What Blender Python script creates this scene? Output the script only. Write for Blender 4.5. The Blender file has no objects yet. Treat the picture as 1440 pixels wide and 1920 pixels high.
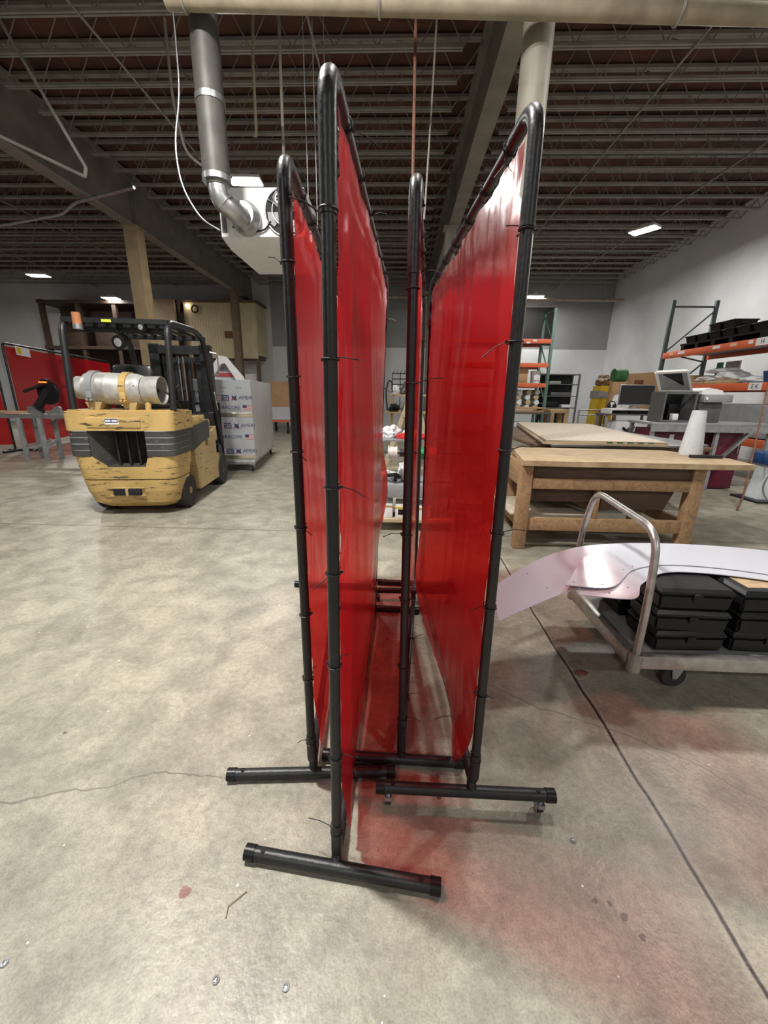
import bpy, bmesh, math, random
from mathutils import Vector, Matrix, Euler, noise
random.seed(7)
SC = bpy.context.scene
COL = SC.collection
PI = math.pi

# ------------------------------------------------------------------ object helpers
def tag(o, label=None, cat=None, group=None, kind=None):
    if label: o['label'] = label
    if cat: o['category'] = cat
    if group: o['group'] = group
    if kind: o['kind'] = kind
    return o

def thing(name, label, cat, loc=(0, 0, 0), rz=0.0, group=None):
    o = bpy.data.objects.new(name, None)
    COL.objects.link(o)
    o.empty_display_size = 0.1
    o.matrix_world = Matrix.Translation(Vector(loc)) @ Matrix.Rotation(rz, 4, 'Z')
    return tag(o, label, cat, group)

def world_of(o):
    m = o.matrix_basis.copy()
    p = o.parent
    while p:
        m = p.matrix_basis @ m
        p = p.parent
    return m

def copy_tree(o, parent=None):
    c = o.copy()
    COL.objects.link(c)
    if parent: c.parent = parent
    for ch in [x for x in bpy.data.objects if x.parent == o]:
        copy_tree(ch, c)
    return c

def dup(o, loc, rz=None, label=None, group=None):
    c = copy_tree(o)
    c.location = loc
    if rz is not None: c.rotation_euler = (0, 0, rz)
    if label: c['label'] = label
    if group: c['group'] = group
    return c

class MB:
    """collects shapes, then links them as one mesh object"""
    def __init__(self):
        self.bm = bmesh.new()
    def _add(self, verts, faces):
        vs = [self.bm.verts.new(v) for v in verts]
        for f in faces:
            try: self.bm.faces.new([vs[i] for i in f])
            except ValueError: pass
        return vs
    def box(self, c, s, rot=(0, 0, 0), bev=0.0):
        t = bmesh.new()
        bmesh.ops.create_cube(t, size=1.0)
        for v in t.verts: v.co = Vector((v.co.x * s[0], v.co.y * s[1], v.co.z * s[2]))
        if bev > 0:
            bmesh.ops.bevel(t, geom=list(t.edges), offset=min(bev, min(s) * 0.45), segments=2, affect='EDGES', profile=0.5)
        M = Matrix.Translation(Vector(c)) @ Euler(rot).to_matrix().to_4x4()
        for v in t.verts: v.co = M @ v.co
        self._merge(t)
        return self
    def bb(self, x0, x1, y0, y1, z0, z1, bev=0.0):
        return self.box(((x0 + x1) / 2, (y0 + y1) / 2, (z0 + z1) / 2), (abs(x1 - x0), abs(y1 - y0), abs(z1 - z0)), bev=bev)
    def _merge(self, t):
        me = bpy.data.meshes.new('tmp')
        t.to_mesh(me); t.free()
        self.bm.from_mesh(me)
        bpy.data.meshes.remove(me)
    def cyl(self, p0, p1, r, r2=None, seg=16, caps=True):
        p0 = Vector(p0); p1 = Vector(p1)
        r2 = r if r2 is None else r2
        d = (p1 - p0).normalized()
        a = d.orthogonal().normalized(); b = d.cross(a)
        vs = []
        for p, rr in ((p0, r), (p1, r2)):
            for i in range(seg):
                t = 2 * PI * i / seg
                vs.append(p + a * math.cos(t) * rr + b * math.sin(t) * rr)
        fs = [(i, (i + 1) % seg, seg + (i + 1) % seg, seg + i) for i in range(seg)]
        if caps:
            fs.append(tuple(range(seg - 1, -1, -1))); fs.append(tuple(range(seg, 2 * seg)))
        self._add(vs, fs)
        return self
    def bar(self, p0, p1, w, h, up=(0, 0, 1)):
        """rectangular bar between two points"""
        p0 = Vector(p0); p1 = Vector(p1); d = (p1 - p0).normalized(); up = Vector(up)
        if abs(d.dot(up)) > 0.98: up = Vector((0, 1, 0))
        a = d.cross(up).normalized(); b = a.cross(d).normalized()
        vs = []
        for p in (p0, p1):
            for sx, sy in ((-1, -1), (1, -1), (1, 1), (-1, 1)):
                vs.append(p + a * sx * w / 2 + b * sy * h / 2)
        self._add(vs, [(0, 1, 2, 3)[::-1], (4, 5, 6, 7), (0, 1, 5, 4), (1, 2, 6, 5), (2, 3, 7, 6), (3, 0, 4, 7)])
        return self
    def tube(self, pts, r, seg=10, closed=False):
        pts = [Vector(p) for p in pts]
        n = len(pts)
        rs = r if isinstance(r, (list, tuple)) else [r] * n
        tang = []
        for i in range(n):
            if closed: t = pts[(i + 1) % n] - pts[i - 1]
            else: t = pts[min(i + 1, n - 1)] - pts[max(i - 1, 0)]
            tang.append(t.normalized() if t.length > 1e-9 else Vector((0, 0, 1)))
        a = tang[0].orthogonal().normalized()
        vs = []
        for i in range(n):
            a = (a - tang[i] * a.dot(tang[i])).normalized()
            b = tang[i].cross(a)
            for k in range(seg):
                th = 2 * PI * k / seg
                vs.append(pts[i] + a * math.cos(th) * rs[i] + b * math.sin(th) * rs[i])
        fs = []
        rng = n if closed else n - 1
        for i in range(rng):
            j = (i + 1) % n
            for k in range(seg):
                k2 = (k + 1) % seg
                fs.append((i * seg + k, i * seg + k2, j * seg + k2, j * seg + k))
        if not closed:
            fs.append(tuple(range(seg - 1, -1, -1)))
            fs.append(tuple(range((n - 1) * seg, n * seg)))
        self._add(vs, fs)
        return self
    def torus(self, c, axis, R, r, seg=20, s2=8):
        d = Vector(axis).normalized(); a = d.orthogonal().normalized(); b = d.cross(a)
        self.tube([Vector(c) + a * R * math.cos(2 * PI * i / seg) + b * R * math.sin(2 * PI * i / seg) for i in range(seg)], r, s2, True)
        return self
    def lathe(self, prof, c=(0, 0, 0), axis=(0, 0, 1), seg=24):
        d = Vector(axis).normalized(); a = d.orthogonal().normalized(); b = d.cross(a); c = Vector(c)
        vs = []
        for r, z in prof:
            for i in range(seg):
                t = 2 * PI * i / seg
                vs.append(c + d * z + (a * math.cos(t) + b * math.sin(t)) * max(r, 1e-4))
        fs = []
        for j in range(len(prof) - 1):
            for i in range(seg):
                i2 = (i + 1) % seg
                fs.append((j * seg + i, j * seg + i2, (j + 1) * seg + i2, (j + 1) * seg + i))
        fs.append(tuple(range(seg - 1, -1, -1)))
        fs.append(tuple(range((len(prof) - 1) * seg, len(prof) * seg)))
        self._add(vs, fs)
        return self
    def prism(self, poly, a0, a1, plane='xy', top=None):
        """polygon extruded; plane xy extrudes z, yz extrudes x, xz extrudes y. top: optional second polygon"""
        n = len(poly); top = top or poly
        def P(p, a):
            return {'xy': (p[0], p[1], a), 'yz': (a, p[0], p[1]), 'xz': (p[0], a, p[1])}[plane]
        vs = [P(p, a0) for p in poly] + [P(p, a1) for p in top]
        fs = [tuple(range(n - 1, -1, -1)), tuple(range(n, 2 * n))]
        fs += [(i, (i + 1) % n, n + (i + 1) % n, n + i) for i in range(n)]
        self._add(vs, fs)
        return self
    def grid(self, f, nu, nv):
        vs = [f(i / nu, j / nv) for j in range(nv + 1) for i in range(nu + 1)]
        fs = [(j * (nu + 1) + i, j * (nu + 1) + i + 1, (j + 1) * (nu + 1) + i + 1, (j + 1) * (nu + 1) + i) for j in range(nv) for i in range(nu)]
        self._add(vs, fs)
        return self
    def ball(self, c, r, s=(1, 1, 1), sub=2, jit=0.0):
        t = bmesh.new()
        bmesh.ops.create_icosphere(t, subdivisions=sub, radius=1.0)
        for v in t.verts:
            k = 1 + random.uniform(-jit, jit)
            v.co = Vector((c[0] + v.co.x * r * s[0] * k, c[1] + v.co.y * r * s[1] * k, c[2] + v.co.z * r * s[2] * k))
        self._merge(t)
        return self
    def lump(self, c, s, seed=0.0, amp=0.25, freq=1.8, sub=4):
        """soft uneven heap: a ball pushed in and out by smooth noise, flat underneath"""
        t = bmesh.new()
        bmesh.ops.create_icosphere(t, subdivisions=sub, radius=1.0)
        for v in t.verts:
            n = v.co.copy()
            k = 1 + amp * noise.noise(n * freq + Vector((seed, seed * 1.7, 0))) + amp * .5 * noise.noise(n * freq * 2.7 + Vector((0, seed, seed)))
            p = n * k
            v.co = Vector((c[0] + p.x * s[0], c[1] + p.y * s[1], c[2] + max(p.z, -.72) * s[2]))
        self._merge(t)
        return self
    def build(self, name, mat, parent=None, world=False, smooth=None, fix=True):
        """world=True: shapes were given in world coordinates"""
        if fix: bmesh.ops.recalc_face_normals(self.bm, faces=list(self.bm.faces))
        if parent is not None and world:
            self.bm.transform(world_of(parent).inverted())
        me = bpy.data.meshes.new(name)
        self.bm.to_mesh(me); self.bm.free()
        for m in (mat if isinstance(mat, (list, tuple)) else [mat]): me.materials.append(m)
        ang = 0.7 if smooth is None else smooth
        if ang:
            for p in me.polygons: p.use_smooth = True
            try: me.set_sharp_from_angle(angle=ang)
            except Exception: pass
        o = bpy.data.objects.new(name, me)
        COL.objects.link(o)
        if parent is not None: o.parent = parent
        return o

def fillet(pts, rad, closed=False, n=7):
    """polyline with rounded corners"""
    pts = [Vector(p) for p in pts]; out = []
    N = len(pts)
    rs = rad if isinstance(rad, (list, tuple)) else [rad] * N
    for i in range(N):
        if not closed and i in (0, N - 1): out.append(pts[i]); continue
        p = pts[i]; a = (pts[i - 1] - p); b = (pts[(i + 1) % N] - p)
        r = min(rs[i], a.length * 0.49, b.length * 0.49)
        a.normalize(); b.normalize()
        p0 = p + a * r; p1 = p + b * r
        for k in range(n + 1):
            t = k / n
            out.append(p0 * (1 - t) ** 2 + p * 2 * t * (1 - t) + p1 * t * t)
    return out

def text(name, body, size, loc, rot, mat, parent, align='CENTER', ext=0.0005):
    cu = bpy.data.curves.new(name, 'FONT')
    cu.body = body; cu.size = size; cu.align_x = align; cu.align_y = 'CENTER'; cu.extrude = ext
    cu.materials.append(mat)
    tmp = bpy.data.objects.new('tmp', cu)
    COL.objects.link(tmp)
    dg = bpy.context.evaluated_depsgraph_get(); dg.update()
    me = bpy.data.meshes.new_from_object(tmp.evaluated_get(dg))
    bpy.data.objects.remove(tmp)
    me.name = name
    if not me.materials: me.materials.append(mat)
    o = bpy.data.objects.new(name, me)
    COL.objects.link(o)
    o.parent = parent
    o.location = loc; o.rotation_euler = rot
    return o

# ------------------------------------------------------------------ materials
def new_mat(name):
    m = bpy.data.materials.new(name); m.use_nodes = True
    nt = m.node_tree
    b = nt.nodes['Principled BSDF']
    return m, nt, b

def pm(name, col, rough=0.5, metal=0.0, var=0.0, scale=6.0, bump=0.0, bscale=40.0, col2=None, stretch=(1, 1, 1), spec=None, coat=0.0):
    """procedural surface: base colour mottled by noise towards col2, optional bump"""
    m, nt, b = new_mat(name)
    N = nt.nodes; L = nt.links
    b.inputs['Roughness'].default_value = rough
    b.inputs['Metallic'].default_value = metal
    if spec is not None: b.inputs['Specular IOR Level'].default_value = spec
    if coat: b.inputs['Coat Weight'].default_value = coat
    c1 = (*col, 1)
    if col2 is None: col2 = tuple(max(0, c * (1 - var)) for c in col)
    tc = N.new('ShaderNodeTexCoord'); mp = N.new('ShaderNodeMapping')
    mp.inputs['Scale'].default_value = stretch
    L.new(tc.outputs['Object'], mp.inputs['Vector'])
    nz = N.new('ShaderNodeTexNoise'); nz.inputs['Scale'].default_value = scale; nz.inputs['Detail'].default_value = 6
    L.new(mp.outputs['Vector'], nz.inputs['Vector'])
    rp = N.new('ShaderNodeValToRGB')
    rp.color_ramp.elements[0].position = 0.35; rp.color_ramp.elements[0].color = c1
    rp.color_ramp.elements[1].position = 0.68; rp.color_ramp.elements[1].color = (*col2, 1)
    L.new(nz.outputs['Fac'], rp.inputs['Fac'])
    L.new(rp.outputs['Color'], b.inputs['Base Color'])
    if bump:
        n2 = N.new('ShaderNodeTexNoise'); n2.inputs['Scale'].default_value = bscale; n2.inputs['Detail'].default_value = 4
        L.new(mp.outputs['Vector'], n2.inputs['Vector'])
        bp = N.new('ShaderNodeBump'); bp.inputs['Strength'].default_value = bump; bp.inputs['Distance'].default_value = 0.02
        L.new(n2.outputs['Fac'], bp.inputs['Height']); L.new(bp.outputs['Normal'], b.inputs['Normal'])
    return m

def emit(name, col, strength):
    m, nt, b = new_mat(name)
    b.inputs['Base Color'].default_value = (*col, 1)
    b.inputs['Emission Color'].default_value = (*col, 1)
    b.inputs['Emission Strength'].default_value = strength
    return m

def film_mat(name):
    """clear red welding-curtain vinyl: tinted see-through sheet with a glossy skin"""
    m, nt, b = new_mat(name)
    N = nt.nodes; L = nt.links
    b.inputs['Base Color'].default_value = (0.46, 0.022, 0.036, 1)
    b.inputs['Roughness'].default_value = 0.28
    b.inputs['Specular IOR Level'].default_value = 0.35
    tr = N.new('ShaderNodeBsdfTransparent'); tr.inputs['Color'].default_value = (0.88, 0.075, 0.062, 1)
    tl = N.new('ShaderNodeBsdfTranslucent'); tl.inputs['Color'].default_value = (0.70, 0.010, 0.022, 1)
    tc = N.new('ShaderNodeTexCoord'); mp = N.new('ShaderNodeMapping'); mp.inputs['Scale'].default_value = (1, 2.6, 1.0)
    L.new(tc.outputs['Object'], mp.inputs['Vector'])
    nz = N.new('ShaderNodeTexNoise'); nz.inputs['Scale'].default_value = 3.2; nz.inputs['Detail'].default_value = 3; nz.inputs['Distortion'].default_value = 0.6
    L.new(mp.outputs['Vector'], nz.inputs['Vector'])
    bp = N.new('ShaderNodeBump'); bp.inputs['Strength'].default_value = 0.30; bp.inputs['Distance'].default_value = 0.008
    L.new(nz.outputs['Fac'], bp.inputs['Height']); L.new(bp.outputs['Normal'], b.inputs['Normal'])
    m1 = N.new('ShaderNodeMixShader'); m1.inputs['Fac'].default_value = 0.40
    L.new(b.outputs['BSDF'], m1.inputs[1]); L.new(tl.outputs['BSDF'], m1.inputs[2])
    m2 = N.new('ShaderNodeMixShader'); m2.inputs['Fac'].default_value = 0.45
    L.new(m1.outputs['Shader'], m2.inputs[1]); L.new(tr.outputs['BSDF'], m2.inputs[2])
    gl = N.new('ShaderNodeBsdfGlossy'); gl.inputs['Roughness'].default_value = 0.22
    gl.inputs['Color'].default_value = (1, 1, 1, 1)
    L.new(bp.outputs['Normal'], gl.inputs['Normal'])
    fr = N.new('ShaderNodeFresnel'); fr.inputs['IOR'].default_value = 1.5
    L.new(bp.outputs['Normal'], fr.inputs['Normal'])
    m3 = N.new('ShaderNodeMixShader')
    fm = N.new('ShaderNodeMath'); fm.operation = 'MULTIPLY'; fm.inputs[1].default_value = 0.48
    L.new(fr.outputs['Fac'], fm.inputs[0]); L.new(fm.outputs[0], m3.inputs['Fac'])
    L.new(m2.outputs['Shader'], m3.inputs[1]); L.new(gl.outputs['BSDF'], m3.inputs[2])
    L.new(m3.outputs['Shader'], nt.nodes['Material Output'].inputs['Surface'])
    return m

def floor_mat():
    m, nt, b = new_mat('polished_concrete')
    N = nt.nodes; L = nt.links
    tc = N.new('ShaderNodeTexCoord'); O = tc.outputs['Object']
    def noise(scale, detail=5, dist=0.0, vec=None):
        n = N.new('ShaderNodeTexNoise'); n.inputs['Scale'].default_value = scale; n.inputs['Detail'].default_value = detail
        n.inputs['Distortion'].default_value = dist
        L.new(vec or O, n.inputs['Vector']); return n.outputs['Fac']
    def ramp(fac, p0, c0, p1, c1):
        r = N.new('ShaderNodeValToRGB'); e = r.color_ramp.elements
        e[0].position = p0; e[0].color = c0; e[1].position = p1; e[1].color = c1
        L.new(fac, r.inputs['Fac']); return r.outputs['Color']
    def mix(a, c, fac, mode='MIX'):
        x = N.new('ShaderNodeMixRGB'); x.blend_type = mode
        if isinstance(fac, float): x.inputs['Fac'].default_value = fac
        else: L.new(fac, x.inputs['Fac'])
        L.new(a, x.inputs['Color1'])
        if isinstance(c, tuple): x.inputs['Color2'].default_value = c
        else: L.new(c, x.inputs['Color2'])
        return x.outputs['Color']
    def mt(op, a, c=None, d=None):
        x = N.new('ShaderNodeMath'); x.operation = op
        for i, v in enumerate((a, c, d)):
            if v is None: continue
            if isinstance(v, (int, float)): x.inputs[i].default_value = v
            else: L.new(v, x.inputs[i])
        return x.outputs[0]
    base = ramp(noise(0.9, 8, 0.8), 0.33, (0.385, 0.365, 0.295, 1), 0.66, (0.275, 0.262, 0.215, 1))
    base = mix(base, ramp(noise(5.5, 8, 0.5), 0.36, (1.14, 1.12, 1.08, 1), 0.68, (0.64, 0.63, 0.61, 1)), 0.8, 'MULTIPLY')
    base = mix(base, ramp(noise(38, 6), 0.36, (1.12, 1.12, 1.12, 1), 0.68, (0.78, 0.78, 0.77, 1)), 0.75, 'MULTIPLY')
    base = mix(base, ramp(noise(160, 3), 0.40, (1.10, 1.10, 1.10, 1), 0.66, (0.78, 0.78, 0.78, 1)), 0.8, 'MULTIPLY')
    # pale chips and dark pits
    def spots(scale, r, seed):
        mp = N.new('ShaderNodeMapping'); mp.inputs['Location'].default_value = (seed, seed * 0.7, 0); L.new(O, mp.inputs['Vector'])
        v = N.new('ShaderNodeTexVoronoi'); v.inputs['Scale'].default_value = scale; L.new(mp.outputs['Vector'], v.inputs['Vector'])
        sep = N.new('ShaderNodeSeparateColor'); L.new(v.outputs['Color'], sep.inputs['Color'])
        keep = mt('GREATER_THAN', sep.outputs[0], 0.72)
        return mt('MULTIPLY', mt('LESS_THAN', v.outputs['Distance'], mt('MULTIPLY', sep.outputs[1], r)), keep)
    base = mix(base, (0.75, 0.74, 0.70, 1), spots(20, 0.085, 3.1))
    base = mix(base, (0.10, 0.085, 0.07, 1), spots(5.0, 0.075, 9.4))
    base = mix(base, (0.30, 0.10, 0.075, 1), spots(1.6, 0.035, 5.2))
    # joints and hairline cracks in the slab
    sx = N.new('ShaderNodeSeparateXYZ'); L.new(O, sx.inputs['Vector']); X, Y = sx.outputs['X'], sx.outputs['Y']
    wob = mt('MULTIPLY', mt('SUBTRACT', noise(2.2, 6), 0.5), 0.05)
    wob2 = mt('MULTIPLY', mt('SUBTRACT', noise(1.3, 8), 0.5), 0.5)
    def line(coord, at, w, wb=wob):
        d = mt('ABSOLUTE', mt('SUBTRACT', mt('ADD', coord, wb), at))
        mr = N.new('ShaderNodeMapRange'); mr.inputs['From Min'].default_value = w * 0.4; mr.inputs['From Max'].default_value = w
        mr.inputs['To Min'].default_value = 1; mr.inputs['To Max'].default_value = 0
        L.new(d, mr.inputs['Value']); return mr.outputs['Result']
    base = mix(base, (0.035, 0.026, 0.022, 1), line(X, 0.955, 0.0085))
    base = mix(base, (0.72, 0.70, 0.66, 1), mt('MULTIPLY', mt('SUBTRACT', line(X, 0.955, 0.03), line(X, 0.955, 0.012)), 0.12))
    base = mix(base, (0.07, 0.06, 0.05, 1), mt('MULTIPLY', line(Y, 4.05, 0.012), 0.75))
    base = mix(base, (0.07, 0.06, 0.05, 1), mt('MULTIPLY', line(X, -5.1, 0.012), 0.7))
    k = mt('SUBTRACT', Y, mt('MULTIPLY', X, 0.10))
    near = mt('LESS_THAN', X, -0.45)
    base = mix(base, (0.10, 0.09, 0.075, 1), mt('MULTIPLY', mt('MULTIPLY', line(k, 1.19, 0.005, wob2), near), 0.65))
    k2 = mt('SUBTRACT', Y, mt('MULTIPLY', X, -0.55))
    near2 = mt('GREATER_THAN', X, 0.42)
    base = mix(base, (0.10, 0.09, 0.075, 1), mt('MULTIPLY', mt('MULTIPLY', line(k2, 2.0, 0.005, wob2), near2), 0.6))
    # a round red paint stain
    def blot(x0, y0, r, col):
        dx = mt('SUBTRACT', X, x0); dy = mt('SUBTRACT', Y, y0)
        d = mt('SQRT', mt('ADD', mt('MULTIPLY', dx, dx), mt('MULTIPLY', dy, dy)))
        d = mt('ADD', d, mt('MULTIPLY', mt('SUBTRACT', noise(60, 3), 0.5), 0.02))
        return mix(base, col, mt('MULTIPLY', mt('LESS_THAN', d, r), 0.75))
    base = blot(-0.599, 0.801, 0.016, (0.20, 0.045, 0.035, 1))
    for bx_, by_, br_ in ((0.608, 0.835, .008), (0.652, 0.831, .007), (0.675, 0.801, .010), (0.702, 0.757, .008)): base = blot(bx_, by_, br_, (0.07, 0.045, 0.035, 1))
    L.new(base, b.inputs['Base Color'])
    rg = N.new('ShaderNodeMapRange'); rg.inputs['To Min'].default_value = 0.24; rg.inputs['To Max'].default_value = 0.62
    L.new(noise(1.7, 7, 0.6), rg.inputs['Value']); L.new(rg.outputs['Result'], b.inputs['Roughness'])
    b.inputs['Specular IOR Level'].default_value = 0.5
    bp = N.new('ShaderNodeBump'); bp.inputs['Strength'].default_value = 0.16; bp.inputs['Distance'].default_value = 0.01
    L.new(noise(55, 6), bp.inputs['Height']); L.new(bp.outputs['Normal'], b.inputs['Normal'])
    return m

def paint_worn(name, col, chip, amount=0.58, streak=(1, 1, 6)):
    """enamel with rubbed, chipped streaks of dark metal"""
    m, nt, b = new_mat(name)
    N = nt.nodes; L = nt.links
    tc = N.new('ShaderNodeTexCoord'); mp = N.new('ShaderNodeMapping'); mp.inputs['Scale'].default_value = streak
    L.new(tc.outputs['Object'], mp.inputs['Vector'])
    n1 = N.new('ShaderNodeTexNoise'); n1.inputs['Scale'].default_value = 5.5; n1.inputs['Detail'].default_value = 9; n1.inputs['Roughness'].default_value = 0.72
    L.new(mp.outputs['Vector'], n1.inputs['Vector'])
    r1 = N.new('ShaderNodeValToRGB'); e = r1.color_ramp.elements
    e[0].position = amount; e[0].color = (0, 0, 0, 1); e[1].position = amount + 0.03; e[1].color = (1, 1, 1, 1)
    L.new(n1.outputs['Fac'], r1.inputs['Fac'])
    n2 = N.new('ShaderNodeTexNoise'); n2.inputs['Scale'].default_value = 3; n2.inputs['Detail'].default_value = 6
    L.new(tc.outputs['Object'], n2.inputs['Vector'])
    r2 = N.new('ShaderNodeValToRGB'); e = r2.color_ramp.elements
    e[0].position = 0.35; e[0].color = (*col, 1); e[1].position = 0.75; e[1].color = (*[c * 0.72 for c in col], 1)
    L.new(n2.outputs['Fac'], r2.inputs['Fac'])
    mx = N.new('ShaderNodeMixRGB'); L.new(r1.outputs['Color'], mx.inputs['Fac']); L.new(r2.outputs['Color'], mx.inputs['Color1'])
    mx.inputs['Color2'].default_value = (*chip, 1)
    L.new(mx.outputs['Color'], b.inputs['Base Color'])
    b.inputs['Roughness'].default_value = 0.5
    return m

def wood_mat(name, c1, c2, stretch=(1, 1, 1), scale=5.0, rough=0.65):
    m, nt, b = new_mat(name)
    N = nt.nodes; L = nt.links
    tc = N.new('ShaderNodeTexCoord'); mp = N.new('ShaderNodeMapping'); mp.inputs['Scale'].default_value = stretch
    L.new(tc.outputs['Object'], mp.inputs['Vector'])
    n1 = N.new('ShaderNodeTexNoise'); n1.inputs['Scale'].default_value = scale; n1.inputs['Detail'].default_value = 8; n1.inputs['Distortion'].default_value = 1.2
    L.new(mp.outputs['Vector'], n1.inputs['Vector'])
    r = N.new('ShaderNodeValToRGB'); e = r.color_ramp.elements
    e[0].position = 0.32; e[0].color = (*c1, 1); e[1].position = 0.7; e[1].color = (*c2, 1)
    L.new(n1.outputs['Fac'], r.inputs['Fac']); L.new(r.outputs['Color'], b.inputs['Base Color'])
    b.inputs['Roughness'].default_value = rough
    bp = N.new('ShaderNodeBump'); bp.inputs['Strength'].default_value = 0.25; bp.inputs['Distance'].default_value = 0.01
    L.new(n1.outputs['Fac'], bp.inputs['Height']); L.new(bp.outputs['Normal'], b.inputs['Normal'])
    return m

def block_wall_mat(name, upper, lower, split, bw=0.40, bh=0.20, amt=0.25):
    """painted concrete-block wall: paint colour changes at the split height, faint courses in relief"""
    m, nt, b = new_mat(name)
    N = nt.nodes; L = nt.links
    tc = N.new('ShaderNodeTexCoord'); sx = N.new('ShaderNodeSeparateXYZ'); L.new(tc.outputs['Object'], sx.inputs['Vector'])
    ad = N.new('ShaderNodeMath'); ad.operation = 'ADD'; L.new(sx.outputs['X'], ad.inputs[0]); L.new(sx.outputs['Y'], ad.inputs[1])
    cb = N.new('ShaderNodeCombineXYZ'); L.new(ad.outputs[0], cb.inputs['X']); L.new(sx.outputs['Z'], cb.inputs['Y'])
    br = N.new('ShaderNodeTexBrick'); br.inputs['Scale'].default_value = 1.0
    br.inputs['Brick Width'].default_value = bw; br.inputs['Row Height'].default_value = bh; br.inputs['Mortar Size'].default_value = 0.012
    L.new(cb.outputs['Vector'], br.inputs['Vector'])
    bp = N.new('ShaderNodeBump'); bp.inputs['Strength'].default_value = amt; bp.inputs['Distance'].default_value = 0.01; bp.invert = True
    L.new(br.outputs['Fac'], bp.inputs['Height']); L.new(bp.outputs['Normal'], b.inputs['Normal'])
    gt = N.new('ShaderNodeMath'); gt.operation = 'GREATER_THAN'; gt.inputs[1].default_value = split; L.new(sx.outputs['Z'], gt.inputs[0])
    mx = N.new('ShaderNodeMixRGB'); L.new(gt.outputs[0], mx.inputs['Fac'])
    mx.inputs['Color1'].default_value = (*lower, 1); mx.inputs['Color2'].default_value = (*upper, 1)
    nz = N.new('ShaderNodeTexNoise'); nz.inputs['Scale'].default_value = 0.9; nz.inputs['Detail'].default_value = 7; L.new(tc.outputs['Object'], nz.inputs['Vector'])
    r = N.new('ShaderNodeValToRGB'); e = r.color_ramp.elements
    e[0].position = 0.35; e[0].color = (1.03, 1.03, 1.03, 1); e[1].position = 0.72; e[1].color = (0.86, 0.86, 0.85, 1)
    L.new(nz.outputs['Fac'], r.inputs['Fac'])
    mu = N.new('ShaderNodeMixRGB'); mu.blend_type = 'MULTIPLY'; mu.inputs['Fac'].default_value = 1
    L.new(mx.outputs['Color'], mu.inputs['Color1']); L.new(r.outputs['Color'], mu.inputs['Color2'])
    L.new(mu.outputs['Color'], b.inputs['Base Color'])
    b.inputs['Roughness'].default_value = 0.75
    return m

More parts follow.
